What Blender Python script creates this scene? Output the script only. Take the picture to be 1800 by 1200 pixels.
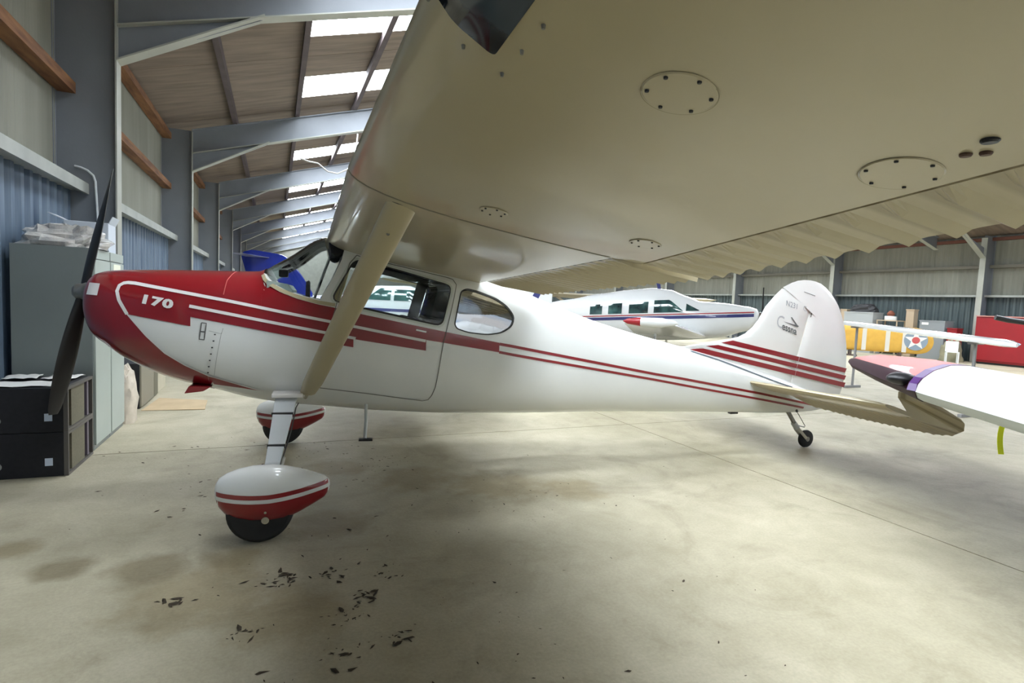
import bpy, bmesh, math, random
from mathutils import Vector, Matrix
random.seed(7)
for o in list(bpy.data.objects): bpy.data.objects.remove(o, do_unlink=True)
SC = bpy.context.scene
COL = SC.collection
# ---------------------------------------------------------------- camera
cam_d = bpy.data.cameras.new('camera'); cam = bpy.data.objects.new('camera', cam_d); COL.objects.link(cam)
F_PX, PITCH, ROLL, YAW, EYE = 959.32, .0704, .0447, .4120, 1.5356
cam_d.sensor_width = 36; cam_d.lens = 36*F_PX/1800; cam_d.clip_start = .05; cam_d.clip_end = 300
fw = Vector((math.sin(YAW)*math.cos(PITCH), math.cos(YAW)*math.cos(PITCH), -math.sin(PITCH)))
r0 = Vector((math.cos(YAW), -math.sin(YAW), 0)); u0 = r0.cross(fw)
rt = math.cos(ROLL)*r0+math.sin(ROLL)*u0; up = -math.sin(ROLL)*r0+math.cos(ROLL)*u0
cam.matrix_world = Matrix(((rt.x, up.x, -fw.x, 0), (rt.y, up.y, -fw.y, 0), (rt.z, up.z, -fw.z, EYE), (0, 0, 0, 1)))
SC.camera = cam
# ---------------------------------------------------------------- world, lights, exposure
W = bpy.data.worlds.new('world'); SC.world = W; W.use_nodes = True
nt = W.node_tree; nt.nodes.clear()
wo = nt.nodes.new('ShaderNodeOutputWorld'); bg = nt.nodes.new('ShaderNodeBackground')
tc = nt.nodes.new('ShaderNodeTexCoord'); nz = nt.nodes.new('ShaderNodeTexNoise'); rp = nt.nodes.new('ShaderNodeValToRGB')
nz.inputs['Scale'].default_value = 3.0; nz.inputs['Detail'].default_value = 6
rp.color_ramp.elements[0].position = .42; rp.color_ramp.elements[0].color = (.38, .62, .95, 1)
rp.color_ramp.elements[1].position = .60; rp.color_ramp.elements[1].color = (.95, .97, 1, 1)
nt.links.new(tc.outputs['Generated'], nz.inputs['Vector']); nt.links.new(nz.outputs['Fac'], rp.inputs['Fac'])
nt.links.new(rp.outputs['Color'], bg.inputs['Color']); nt.links.new(bg.outputs['Background'], wo.inputs['Surface'])
bg.inputs['Strength'].default_value = SKY_STRENGTH = 1.3
SKYLIGHT = 28
# daylight falling in through the open hangar doorway behind the camera (portal light sits in the opening)
DOOR_X0, DOOR_X1, DOOR_Y, DOOR_H = 3.5, 22.0, -6.0, 4.6
pl = bpy.data.lights.new('doorway_daylight', 'AREA'); pl.shape = 'RECTANGLE'; pl.size = DOOR_X1-DOOR_X0; pl.size_y = DOOR_H
pl.cycles.is_portal = True
po = bpy.data.objects.new('doorway_daylight', pl); COL.objects.link(po)
po.location = ((DOOR_X0+DOOR_X1)/2, DOOR_Y+.01, DOOR_H/2); po.rotation_euler = (math.radians(90), 0, 0)
SC.view_settings.view_transform = 'Standard'; SC.view_settings.look = 'None'
SC.view_settings.gamma = 1; SC.view_settings.use_curve_mapping = False
SC.view_settings.exposure = -0.30
# ---------------------------------------------------------------- helpers
MATS = {}
def mat(name, col, rough=.5, metal=0, var=0, vscale=4, bump=0, bscale=40, coat=0, col2=None, emit=0, alpha=1, trans=0, stretch=(1,1,1), spec=.5, vlo=.35, vhi=.65, croug=.04):
    if name in MATS: return MATS[name]
    m = bpy.data.materials.new(name); m.use_nodes = True; n = m.node_tree; b = n.nodes['Principled BSDF']
    b.inputs['Roughness'].default_value = rough; b.inputs['Metallic'].default_value = metal
    b.inputs['Coat Weight'].default_value = coat; b.inputs['Coat Roughness'].default_value = croug
    b.inputs['Specular IOR Level'].default_value = spec
    if trans: b.inputs['Transmission Weight'].default_value = trans
    if alpha < 1: b.inputs['Alpha'].default_value = alpha
    t = n.nodes.new('ShaderNodeTexCoord'); mp = n.nodes.new('ShaderNodeMapping'); mp.inputs['Scale'].default_value = stretch
    n.links.new(t.outputs['Object'], mp.inputs['Vector'])
    c2 = col2 if col2 else tuple(max(0, c*(1-var)) for c in col)
    if var or col2:
        x = n.nodes.new('ShaderNodeTexNoise'); x.inputs['Scale'].default_value = vscale; x.inputs['Detail'].default_value = 5
        r = n.nodes.new('ShaderNodeValToRGB'); r.color_ramp.elements[0].position = vlo; r.color_ramp.elements[1].position = vhi
        r.color_ramp.elements[0].color = (*c2, 1); r.color_ramp.elements[1].color = (*col, 1)
        n.links.new(mp.outputs['Vector'], x.inputs['Vector']); n.links.new(x.outputs['Fac'], r.inputs['Fac']); n.links.new(r.outputs['Color'], b.inputs['Base Color'])
    else: b.inputs['Base Color'].default_value = (*col, 1)
    if bump:
        y = n.nodes.new('ShaderNodeTexNoise'); y.inputs['Scale'].default_value = bscale; y.inputs['Detail'].default_value = 3
        bp = n.nodes.new('ShaderNodeBump'); bp.inputs['Strength'].default_value = bump; bp.inputs['Distance'].default_value = .02
        n.links.new(mp.outputs['Vector'], y.inputs['Vector']); n.links.new(y.outputs['Fac'], bp.inputs['Height'])
        n.links.new(bp.outputs['Normal'], b.inputs['Normal'])
        if coat: n.links.new(bp.outputs['Normal'], b.inputs['Coat Normal'])
    if emit:
        b.inputs['Emission Color'].default_value = (*col, 1); b.inputs['Emission Strength'].default_value = emit
    MATS[name] = m; return m
def glass(name, tint=(.9, .95, .95), rough=.02, fac=.9):
    if name in MATS: return MATS[name]
    m = bpy.data.materials.new(name); m.use_nodes = True; n = m.node_tree; n.nodes.clear()
    o = n.nodes.new('ShaderNodeOutputMaterial'); mx = n.nodes.new('ShaderNodeMixShader'); tr = n.nodes.new('ShaderNodeBsdfTransparent'); gl = n.nodes.new('ShaderNodeBsdfGlossy')
    fr = n.nodes.new('ShaderNodeFresnel'); fr.inputs['IOR'].default_value = 1.28
    ad = n.nodes.new('ShaderNodeMath'); ad.operation = 'ADD'; ad.inputs[1].default_value = 1-fac; ad.use_clamp = True
    tr.inputs['Color'].default_value = (*tint, 1); gl.inputs['Roughness'].default_value = rough
    n.links.new(fr.outputs[0], ad.inputs[0]); n.links.new(ad.outputs[0], mx.inputs[0]); n.links.new(tr.outputs[0], mx.inputs[1]); n.links.new(gl.outputs[0], mx.inputs[2]); n.links.new(mx.outputs[0], o.inputs['Surface'])
    MATS[name] = m; return m
class MB:
    def __init__(s): s.v = []; s.f = []
    def add(s, vs, fs):
        k = len(s.v); s.v += [tuple(v) for v in vs]; s.f += [tuple(i+k for i in f) for f in fs]; return s
    def box(s, a, b):
        (x0, y0, z0), (x1, y1, z1) = a, b
        return s.add([(x0,y0,z0),(x1,y0,z0),(x1,y1,z0),(x0,y1,z0),(x0,y0,z1),(x1,y0,z1),(x1,y1,z1),(x0,y1,z1)],
                     [(0,3,2,1),(4,5,6,7),(0,1,5,4),(1,2,6,5),(2,3,7,6),(3,0,4,7)])
    def bar(s, p, q, w, h, upv=(0,0,1)):
        p, q = Vector(p), Vector(q); d = (q-p).normalized(); u = Vector(upv); sd = d.cross(u)
        if sd.length < 1e-4: sd = d.cross(Vector((1,0,0)))
        sd.normalize(); u = sd.cross(d).normalized(); a = sd*w/2; b = u*h/2
        return s.add([p-a-b,p+a-b,p+a+b,p-a+b,q-a-b,q+a-b,q+a+b,q-a+b],[(0,3,2,1),(4,5,6,7),(0,1,5,4),(1,2,6,5),(2,3,7,6),(3,0,4,7)])
    def tube(s, pts, r, n=8, cap=True):
        pts = [Vector(p) for p in pts]; rr = r if isinstance(r, (list, tuple)) else [r]*len(pts); ring = []
        for i, p in enumerate(pts):
            d = (pts[min(i+1, len(pts)-1)]-pts[max(i-1, 0)]).normalized(); u = d.cross(Vector((0,0,1)))
            if u.length < .05: u = d.cross(Vector((1,0,0)))
            u.normalize(); w = d.cross(u)
            ring.append([p+(u*math.cos(2*math.pi*k/n)+w*math.sin(2*math.pi*k/n))*rr[i] for k in range(n)])
        return s.loft(ring, cap)
    def loft(s, rings, cap=True, closed=True):
        k = len(s.v); n = len(rings[0])
        for r in rings: s.v += [tuple(v) for v in r]
        for i in range(len(rings)-1):
            for j in range(n if closed else n-1):
                a = k+i*n+j; b = k+i*n+(j+1) % n; s.f.append((a, b, b+n, a+n))
        if cap: s.f.append(tuple(k+j for j in reversed(range(n)))); s.f.append(tuple(k+(len(rings)-1)*n+j for j in range(n)))
        return s
    def prism(s, poly, d0, d1, axis='y'):
        def P(a, b, d): return {'y': (a, d, b), 'x': (d, a, b), 'z': (a, b, d)}[axis]
        n = len(poly)
        return s.add([P(a, b, d0) for a, b in poly]+[P(a, b, d1) for a, b in poly],
                     [tuple(range(n))[::-1], tuple(range(n, 2*n))]+[(i, (i+1) % n, (i+1) % n+n, i+n) for i in range(n)])
    def lathe(s, prof, c, axis='x', n=24):
        rings = []
        for d, r in prof:
            ring = []
            for k in range(n):
                a = 2*math.pi*k/n; q = (r*math.cos(a), r*math.sin(a))
                ring.append({'x': (c[0]+d, c[1]+q[0], c[2]+q[1]), 'y': (c[0]+q[0], c[1]+d, c[2]+q[1]), 'z': (c[0]+q[0], c[1]+q[1], c[2]+d)}[axis])
            rings.append(ring)
        return s.loft(rings)
    def mesh(s, name, m, smooth=False, flip=False, recalc=True, ang=35):
        me = bpy.data.meshes.new(name)
        vs = [(x, -y, z) for x, y, z in s.v] if flip else s.v
        me.from_pydata(vs, [], s.f); me.validate()
        if recalc:
            bm = bmesh.new(); bm.from_mesh(me); bmesh.ops.remove_doubles(bm, verts=bm.verts, dist=1e-6)
            bmesh.ops.recalc_face_normals(bm, faces=bm.faces); bm.to_mesh(me); bm.free()
        if smooth:
            me.shade_smooth(); me.set_sharp_from_angle(angle=math.radians(ang))
        if m: me.materials.append(m)
        return me
    def build(s, name, m, parent=None, smooth=False, flip=False, bevel=0, label=None, recalc=True, ang=35):
        o = bpy.data.objects.new(name, s.mesh(name, m, smooth, flip, recalc, ang)); COL.objects.link(o)
        if parent: o.parent = parent
        if bevel:
            md = o.modifiers.new('bevel', 'BEVEL'); md.width = bevel; md.segments = 2; md.limit_method = 'ANGLE'
        if label: o['label'] = label
        return o
def tag(o, label=None, cat=None, group=None, kind=None):
    if label: o['label'] = label
    if cat: o['category'] = cat
    if group: o['group'] = group
    if kind: o['kind'] = kind
    return o
def empty(name, loc=(0,0,0), rz=0):
    o = bpy.data.objects.new(name, None); COL.objects.link(o); o.location = loc; o.rotation_euler = (0, 0, rz); o.empty_display_size = .2; return o
def inst(src, parent, loc=(0,0,0), rot=(0,0,0), name=None):
    o = bpy.data.objects.new(name or src.name.split('.')[0], src.data); COL.objects.link(o); o.parent = parent; o.location = loc; o.rotation_euler = rot
    if src.get('kind'): o['kind'] = src['kind']
    return o
def frame(o, loc, rz): o.location = loc; o.rotation_euler = (0, 0, rz); return o
# ---------------------------------------------------------------- hangar shell
def floor_material():
    m = bpy.data.materials.new('concrete_floor'); m.use_nodes = True; n = m.node_tree; b = n.nodes['Principled BSDF']
    tc = n.nodes.new('ShaderNodeTexCoord'); L = n.links.new
    def noise(scale, detail=6, rough=.55, dist=0):
        x = n.nodes.new('ShaderNodeTexNoise'); x.inputs['Scale'].default_value = scale; x.inputs['Detail'].default_value = detail
        x.inputs['Roughness'].default_value = rough; x.inputs['Distortion'].default_value = dist; L(tc.outputs['Object'], x.inputs['Vector']); return x
    def ramp(src, p0, c0, p1, c1):
        r = n.nodes.new('ShaderNodeValToRGB'); r.color_ramp.elements[0].position = p0; r.color_ramp.elements[0].color = (*c0, 1)
        r.color_ramp.elements[1].position = p1; r.color_ramp.elements[1].color = (*c1, 1); L(src, r.inputs['Fac']); return r
    def mix(kind, fac, a, bb):
        x = n.nodes.new('ShaderNodeMixRGB'); x.blend_type = kind; x.inputs[0].default_value = fac; L(a, x.inputs[1]); L(bb, x.inputs[2]); return x
    base = ramp(noise(.55, 7, .6).outputs['Fac'], .33, (.37, .335, .235), .66, (.52, .475, .35))
    n2 = ramp(noise(3.2, 8, .65, .4).outputs['Fac'], .36, (.86, .85, .82), .62, (1, 1, 1))
    n3 = ramp(noise(.9, 9, .7, 1.5).outputs['Fac'], .34, (.50, .46, .40), .47, (1, 1, 1))
    n4 = ramp(noise(60, 4).outputs['Fac'], .3, (.86, .86, .86), .7, (1, 1, 1))
    x = mix('MULTIPLY', 1, base.outputs[0], n2.outputs[0]); x = mix('MULTIPLY', .35, x.outputs[0], n3.outputs[0]); x = mix('MULTIPLY', 1, x.outputs[0], n4.outputs[0])
    # oil and damp stains with places of their own
    for (sx, sy, r, dark) in ((-1.03,3.55,.16,.55),(-.62,3.42,.20,.6),(-.2,3.4,.18,.75),(-1.35,3.9,.14,.7),(.35,3.75,.28,.72),(1.75,4.15,.42,.72),(2.3,3.9,.3,.8),(1.1,4.5,.35,.8),(.55,5.0,.3,.8),(-.35,3.05,.35,.78),(.1,2.7,.3,.8)):
        vm = n.nodes.new('ShaderNodeVectorMath'); vm.operation = 'DISTANCE'; vm.inputs[1].default_value = (sx, sy, 0)
        wob = noise(5+3*r, 3); ad = n.nodes.new('ShaderNodeVectorMath'); ad.operation = 'MULTIPLY_ADD'; ad.inputs[1].default_value = (r*1.1, r*1.1, 0)
        L(wob.outputs['Color'], ad.inputs[0]); L(tc.outputs['Object'], ad.inputs[2])
        sb = n.nodes.new('ShaderNodeVectorMath'); sb.operation = 'SUBTRACT'; sb.inputs[1].default_value = (r*.55, r*.55, 0); L(ad.outputs[0], sb.inputs[0]); L(sb.outputs[0], vm.inputs[0])
        st = ramp(vm.outputs['Value'], r*.55, (dark, dark*.93, dark*.80), r*1.15, (1, 1, 1))
        x = mix('MULTIPLY', 1, x.outputs[0], st.outputs[0])
    L(x.outputs[0], b.inputs['Base Color']); b.inputs['Roughness'].default_value = .62
    bp = n.nodes.new('ShaderNodeBump'); bp.inputs['Strength'].default_value = .25; bp.inputs['Distance'].default_value = .01
    L(noise(25, 6).outputs['Fac'], bp.inputs['Height']); L(bp.outputs['Normal'], b.inputs['Normal'])
    return m
FM = floor_material()
fl = MB().box((-3, -8, -.3), (27.5, 60, -.012)).build('floor', mat('joint_fill', (.10, .095, .08), .9)); tag(fl, kind='structure')
# concrete bays of the floor, joints left open between them
xs = [-2.6, 4.32, 10.5, 16.7, 22.9, 27.2]; ys = [-7.9, -1.0, 5.92, 12.2, 18.5, 24.8, 31.1, 37.4, 43.7, 52.5]
for i in range(len(xs)-1):
    for j in range(len(ys)-1):
        g = .006; MB().box((xs[i]+g, ys[j]+g, -.012), (xs[i+1]-g, ys[j+1]-g, 0)).build('floor_slab', FM, fl)
XL, XR = -2.30, 26.15
Y0B, S = 7.9, 6.3
frames = [Y0B+S*k for k in range(-2, 8)]
YR0 = 12.5
def roofz(x): return 5.04+.295*(x-XL) if x <= 11.9 else 5.04+.295*(XR-x)
STEEL = mat('grey_steel_paint', (.23, .25, .28), .55, var=.12, vscale=1.5, bump=.05)
EDGE = mat('pale_steel_flange', (.40, .41, .36), .5, var=.15, vscale=2)
CLADU = mat('grey_fibre_cement', (.27, .27, .225), .85, var=.18, vscale=.9, stretch=(1, 3, .4), bump=.1)
CLADB = mat('blue_grey_sheet', (.075, .115, .18), .45, col2=(.16, .215, .28), vscale=2.2, stretch=(1, 6, .35))
CLADG = mat('dark_green_sheet', (.045, .065, .07), .5, col2=(.10, .13, .13), vscale=1.5, stretch=(1, 6, .35))
RAIL = mat('grey_rail_paint', (.38, .40, .37), .5, var=.2, vscale=3)
TIMB = mat('orange_brown_timber', (.26, .12, .045), .7, col2=(.13, .05, .02), vscale=2.5, stretch=(6, .8, 6), bump=.15)
ROOF = mat('brown_roof_sheet', (.235, .185, .14), .85, col2=(.17, .13, .10), vscale=3, stretch=(.25, 2.5, 1), bump=.1)
PURL = mat('dark_purlin', (.10, .075, .075), .7, var=.3, vscale=3)
SKYL = mat('translucent_skylight', (.86, .93, 1.0), .5, emit=SKYLIGHT)
def corr_mesh(name, x, y0, y1, z0, z1, pitch, amp, m, trap=True, sign=1):
    b = MB(); n = max(2, int((y1-y0)/pitch)); p = (y1-y0)/n; pts = []
    for i in range(n):
        y = y0+i*p
        if trap: pts += [(0, y), (0, y+.35*p), (amp, y+.5*p), (amp, y+.85*p)]
        else: pts += [(0, y), (amp, y+.5*p)]
    pts.append((0, y1))
    b.loft([[(x+sign*a, y, z0) for a, y in pts], [(x+sign*a, y, z1) for a, y in pts]], cap=False, closed=False)
    return b
wl = tag(MB().box((XL-.25, -6, 0), (XL-.15, 53, 6)).build('wall_left', CLADU), kind='structure')
wr = tag(MB().box((XR+.15, -6, 0), (XR+.25, 53, 6)).build('wall_right', CLADU), kind='structure')
def column(wall, xin, xout, y, side, haunch, apex_y):
    # side +1: left wall (inner flange looks towards +X)
    c = MB().box((min(xin, xout), y-.006, 0), (max(xin, xout), y+.006, 5.0)).build('column', STEEL, wall)
    MB().box((xin-.008, y-.10, 0), (xin+.008, y+.10, 4.97 if side > 0 else 4.9)).build('column_flange', EDGE, c)
    MB().box((xout-.008, y-.10, 0), (xout+.008, y+.10, 5.05)).build('column_flange', STEEL, c)
    MB().box((xin-.25*side-.12, y-.15, 0), (xin-.25*side+.12, y+.15, .02)).build('base_plate', STEEL, c)
    h = MB().prism([(xin, 4.12), (xin, 4.51), (xin+1.55*side, 4.97)], y-.007, y+.007).build('haunch', STEEL, c)
    MB().bar((xin, y, 4.12), (xin+1.55*side, y, 4.99), .20, .018).build('haunch_flange', EDGE, c)
    return c
for k, y in enumerate(frames):
    column(wl, -1.71, XL, y, 1, True, y)
bx = MB().box
for k in range(len(frames)-1):
    y0, y1 = frames[k], frames[k+1]; a, b = y0+.02, y1-.02
    np_ = 6
    for i in range(np_):                                     # cladding sheets lap every metre or so
        ya, yb = a+(b-a)*i/np_, a+(b-a)*(i+1)/np_
        corr_mesh('', XL, ya, yb-.004, 2.66, 5.25, .075, .012, None, trap=False).build('cladding_sheet', CLADU, wl, recalc=False)
        corr_mesh('', XL+.10+.004*(i % 2), ya, yb+.01, .0, 2.62, .21, .035, None).build('blue_sheet', CLADB, wl, recalc=False)
    r = MB().box((XL, a, 2.60), (XL+.30, b, 2.63)).box((XL+.28, a, 2.57), (XL+.31, b, 2.69)).build('sheeting_rail', RAIL, wl)
    for z, x0 in ((3.78, XL+.02), (4.86, XL+.02)):
        MB().box((x0, a-.02, z-.09), (x0+.17, b+.14, z+.03)).build('timber_girt', TIMB, wl)
# right wall
rf = [YR0+S*k for k in range(-3, 7)]
for y in rf: column(wr, 25.45, XR, y, -1, True, y)
for k in range(len(rf)-1):
    y0, y1 = rf[k], rf[k+1]; np_ = 6
    for i in range(np_):
        ya, yb = y0+(y1-y0)*i/np_, y0+(y1-y0)*(i+1)/np_
        corr_mesh('', XR, ya, yb-.01, 2.66, 5.25, .15, .015, None, trap=False, sign=-1).build('cladding_sheet', CLADU, wr, recalc=False)
        corr_mesh('', XR-.12, ya, yb, .0, 2.62, .21, .04, None, sign=-1).build('green_sheet', CLADG, wr, recalc=False)
    MB().box((XR-.34, y0, 2.60), (XR, y1, 2.63)).box((XR-.35, y0, 2.60), (XR-.32, y1, 2.68)).build('sheeting_rail', RAIL, wr)
    for z in (3.82, 4.90): MB().box((XR-.2, y0, z-.07), (XR-.03, y1, z+.05)).build('steel_girt', mat('girt_grey', (.16, .15, .12), .7) if z < 4 else mat('red_brown_timber', (.16, .06, .04), .7), wr)
# ends
CB = mat('end_wall_sheet', (.26, .26, .23), .8, var=.15)
tag(MB().prism([(XL-.2, 0), (XR+.2, 0), (XR+.2, 5.3), (11.9, 9.4), (XL-.2, 5.3)], 52.2, 52.4).build('wall_back', CB), kind='structure')
wfr = tag(MB().box((XL-.2, DOOR_Y-.15, 0), (DOOR_X0, DOOR_Y, 5.3)).box((DOOR_X1, DOOR_Y-.15, 0), (XR+.2, DOOR_Y, 5.3))
          .prism([(DOOR_X0, DOOR_H), (DOOR_X1, DOOR_H), (DOOR_X1, 5.3), (XR+.2, 5.3), (11.9, 9.4), (XL-.2, 5.3), (DOOR_X0, 5.3)], DOOR_Y-.15, DOOR_Y).build('wall_front', CB), kind='structure')
tag(MB().box((-30, -60, -.3), (60, DOOR_Y-.2, -.02)).build('floor_apron', mat('apron_concrete', (.42, .41, .37), .8, var=.2, vscale=.3)), kind='structure')
# roof
ce = tag(MB().add([(XL-.3, -6, 5.04-.09), (11.9, -6, 9.15), (XR+.3, -6, 5.04-.09), (XL-.3, 53, 5.04-.09), (11.9, 53, 9.15), (XR+.3, 53, 5.04-.09),
                   (XL-.3, -6, 5.33), (11.9, -6, 9.4), (XR+.3, -6, 5.33), (XL-.3, 53, 5.33), (11.9, 53, 9.4), (XR+.3, 53, 5.33)],
                  [(6,7,10,9), (7,8,11,10)]).build('ceiling', mat('roof_outer', (.25, .24, .22), .9)), kind='structure')
px = [XL-.1]+[-.87+1.3*i for i in range(10)]+[11.9]
for k in range(len(frames)-1):
    for i in range(len(px)-1):
        x0, x1 = px[i], px[i+1]; near = k < 6
        for half in (0, 1):
            ya = frames[k]+half*S/2; yb = ya+S/2
            segs = [(ya, ya+1.05, 0), (ya+1.05, ya+2.30, 1), (ya+2.30, yb, 0)] if 2 <= i <= 4 else [(ya, yb, 0)]
            for a, b, sk in segs:
                e = .006; z = roofz; m = MB()
                m.add([(x0, a+e, z(x0)), (x1, a+e, z(x1)), (x1, b-e, z(x1)), (x0, b-e, z(x0)), (x0, a+e, z(x0)+.02), (x1, a+e, z(x1)+.02), (x1, b-e, z(x1)+.02), (x0, b-e, z(x0)+.02)],
                      [(0,3,2,1),(4,5,6,7),(0,1,5,4),(1,2,6,5),(2,3,7,6),(3,0,4,7)])
                m.build('skylight_panel' if sk else 'roof_sheet', SKYL if sk else ROOF, ce)
rpx = [11.9]+[24.7-1.3*i for i in range(9)][::-1]+[XR+.1]
for k in range(len(frames)-1):
    for i in range(len(rpx)-1):
        x0, x1 = rpx[i], rpx[i+1]; ya = frames[k]; yb = ya+S
        segs = [(ya, ya+1.05, 0), (ya+1.05, ya+2.3, 1), (ya+2.3, ya+4.2, 0), (ya+4.2, ya+5.45, 1), (ya+5.45, yb, 0)] if i in (4, 5, 6, 7) else [(ya, yb, 0)]
        for a, b, sk in segs:
            m = MB().add([(x0, a, roofz(x0)), (x1, a, roofz(x1)), (x1, b, roofz(x1)), (x0, b, roofz(x0)), (x0, a, roofz(x0)+.02), (x1, a, roofz(x1)+.02), (x1, b, roofz(x1)+.02), (x0, b, roofz(x0)+.02)],
                         [(0,3,2,1),(4,5,6,7),(0,1,5,4),(1,2,6,5),(2,3,7,6),(3,0,4,7)])
            m.build('skylight_panel' if sk else 'roof_sheet', SKYL if sk else ROOF, ce)
for x in px[1:-1]+rpx[1:-1]:
    z = roofz(x); MB().box((x-.045, -6, z-.19), (x+.045, 52.2, z-.005)).build('purlin', PURL, ce)
for i, y in enumerate(frames):
    yr = min(rf, key=lambda q: abs(q-y-4.6)) if False else y
    zt = lambda x: roofz(x)-.20
    for (xa, xb) in ((-1.72, 11.9), (11.9, 25.45)):
        w = MB().prism([(xa, zt(xa)-.50), (xa, zt(xa)), (xb, zt(xb)), (xb, zt(xb)-.50)], y-.006, y+.006).build('rafter', STEEL, ce)
        MB().bar((xa, y, zt(xa)-.50), (xb, y, zt(xb)-.50), .18, .016).build('rafter_flange', EDGE, w)
        MB().bar((xa, y, zt(xa)), (xb, y, zt(xb)), .18, .016).build('rafter_flange', STEEL, w)
# ---------------------------------------------------------------- red and white tailwheel aeroplane (local x aft, y port, z up; mirrored to Blender axes when built)

# x, top, bot, halfwidth, zmid, nU, nL
FT=[(-1.185,1.50,1.36,.12,1.43,2.0,2.0),(-1.18,1.545,1.27,.24,1.42,2.2,2.1),(-1.165,1.59,1.21,.32,1.41,2.4,2.2),(-1.135,1.618,1.15,.37,1.40,2.6,2.3),(-1.07,1.637,1.10,.415,1.38,2.7,2.4),(-.95,1.65,1.0,.455,1.36,2.8,2.4),(-.7,1.665,.872,.485,1.33,2.8,2.5),
(-.4,1.678,.782,.505,1.28,2.8,2.6),(-.1,1.692,.70,.52,1.22,2.8,2.8),(.0,1.75,.685,.525,1.22,2.8,2.9),(.1,1.815,.67,.53,1.22,2.8,3.0),(.4,2.0,.64,.54,1.22,3.2,3.2),(.8,1.97,.60,.54,1.2,3.8,3.4),
(1.3,1.86,.565,.53,1.15,3.6,3.4),(1.8,1.74,.545,.50,1.1,3.2,3.2),(2.25,1.585,.53,.455,1.05,2.8,3.0),(2.9,1.385,.515,.375,.97,2.6,2.8),(3.94,1.15,.48,.26,.83,2.5,2.6),(4.7,.975,.45,.18,.72,2.5,2.4),(5.35,.80,.425,.11,.62,2.4,2.2),(5.75,.66,.43,.06,.55,2.2,2.0),(5.97,.53,.455,.02,.49,2,2)]
def fsec(x):
    if x<=FT[0][0]: return FT[0][1:]
    if x>=FT[-1][0]: return FT[-1][1:]
    for i in range(len(FT)-1):
        if FT[i][0]<=x<=FT[i+1][0]:
            x0,x1=FT[i][0],FT[i+1][0]; u=(x-x0)/(x1-x0)
            p0=FT[max(i-1,0)];p1=FT[i];p2=FT[i+1];p3=FT[min(i+2,len(FT)-1)]
            out=[]
            for k in range(1,7):
                def sl(a,b): return (b[k]-a[k])/(b[0]-a[0]) if b[0]!=a[0] else 0
                d=sl(p1,p2); dl=sl(p0,p1) if p0 is not p1 else d; dr=sl(p2,p3) if p3 is not p2 else d
                m1=0 if dl*d<=0 else 2*dl*d/(dl+d); m2=0 if dr*d<=0 else 2*dr*d/(dr+d)
                h=x1-x0
                out.append((2*u**3-3*u*u+1)*p1[k]+(u**3-2*u*u+u)*h*m1+(-2*u**3+3*u*u)*p2[k]+(u**3-u*u)*h*m2)
            return tuple(out)
def fy(x,z):
    t,b,w,m,nu,nl=fsec(x)
    if z>=m: r=(z-m)/(t-m);n=nu
    else: r=(m-z)/(m-b);n=nl
    if r>=1: return 0.0
    return w*(1-r**n)**(1/n)
def fth(x,z):
    t,b,w,m,nu,nl=fsec(x)
    if z>=m: return math.acos(min(1,((z-m)/(t-m)))**(nu/2))
    return math.pi-math.acos(min(1,((m-z)/(m-b)))**(nl/2))
def fpt(x,th):
    t,b,w,m,nu,nl=fsec(x); c=math.cos(th);s=abs(math.sin(th))
    if c>=0: return (x,w*s**(2/nu),m+(t-m)*c**(2/nu))
    return (x,w*s**(2/nl),m-(m-b)*(-c)**(2/nl))
OFF = .004
plane = empty('airplane', (-.003, 4.7845, 0), -.0686)
tag(plane, 'large white and dark red high-wing tailwheel airplane parked across the foreground', 'airplane')
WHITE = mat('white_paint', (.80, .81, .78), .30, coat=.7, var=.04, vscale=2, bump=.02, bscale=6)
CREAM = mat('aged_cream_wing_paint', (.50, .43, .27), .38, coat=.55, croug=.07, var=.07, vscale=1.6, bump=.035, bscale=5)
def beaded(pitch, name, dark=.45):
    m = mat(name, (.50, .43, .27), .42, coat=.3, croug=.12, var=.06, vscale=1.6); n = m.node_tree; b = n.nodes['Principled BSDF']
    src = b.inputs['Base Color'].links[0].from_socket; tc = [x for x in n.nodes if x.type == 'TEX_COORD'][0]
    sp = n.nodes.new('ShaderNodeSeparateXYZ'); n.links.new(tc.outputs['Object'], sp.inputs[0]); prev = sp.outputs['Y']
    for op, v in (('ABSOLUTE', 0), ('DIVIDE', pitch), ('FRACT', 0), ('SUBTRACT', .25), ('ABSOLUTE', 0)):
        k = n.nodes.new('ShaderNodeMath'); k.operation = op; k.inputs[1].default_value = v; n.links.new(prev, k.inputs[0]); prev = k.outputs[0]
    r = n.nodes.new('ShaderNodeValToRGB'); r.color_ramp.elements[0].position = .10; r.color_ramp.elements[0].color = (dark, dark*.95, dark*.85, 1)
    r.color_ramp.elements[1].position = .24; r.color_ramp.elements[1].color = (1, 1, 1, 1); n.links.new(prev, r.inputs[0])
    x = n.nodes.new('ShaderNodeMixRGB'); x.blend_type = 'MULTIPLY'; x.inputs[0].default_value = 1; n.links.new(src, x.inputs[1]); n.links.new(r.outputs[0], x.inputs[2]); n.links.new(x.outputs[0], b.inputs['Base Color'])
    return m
BEAD_F = beaded(.092, 'beaded_flap_skin', .34); BEAD_A = beaded(.135, 'beaded_aileron_skin', .72); BEAD_E = beaded(.07, 'beaded_elevator_skin', .62)   # shade of the pressed beads painted into the skin colour as dark stripes
RED = mat('dark_red_paint', (.26, .008, .014), .28, coat=.8, var=.1, vscale=2)
STRW = mat('white_stripe_paint', (.80, .77, .74), .3, coat=.5)
DARK = mat('black_line', (.03, .03, .03), .6)
CHROME = mat('polished_metal', (.6, .6, .58), .25, metal=1)
STEELP = mat('worn_metal', (.32, .31, .28), .45, metal=.8, var=.3, vscale=20)
BLACK = mat('satin_black', (.012, .012, .014), .4)
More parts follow.
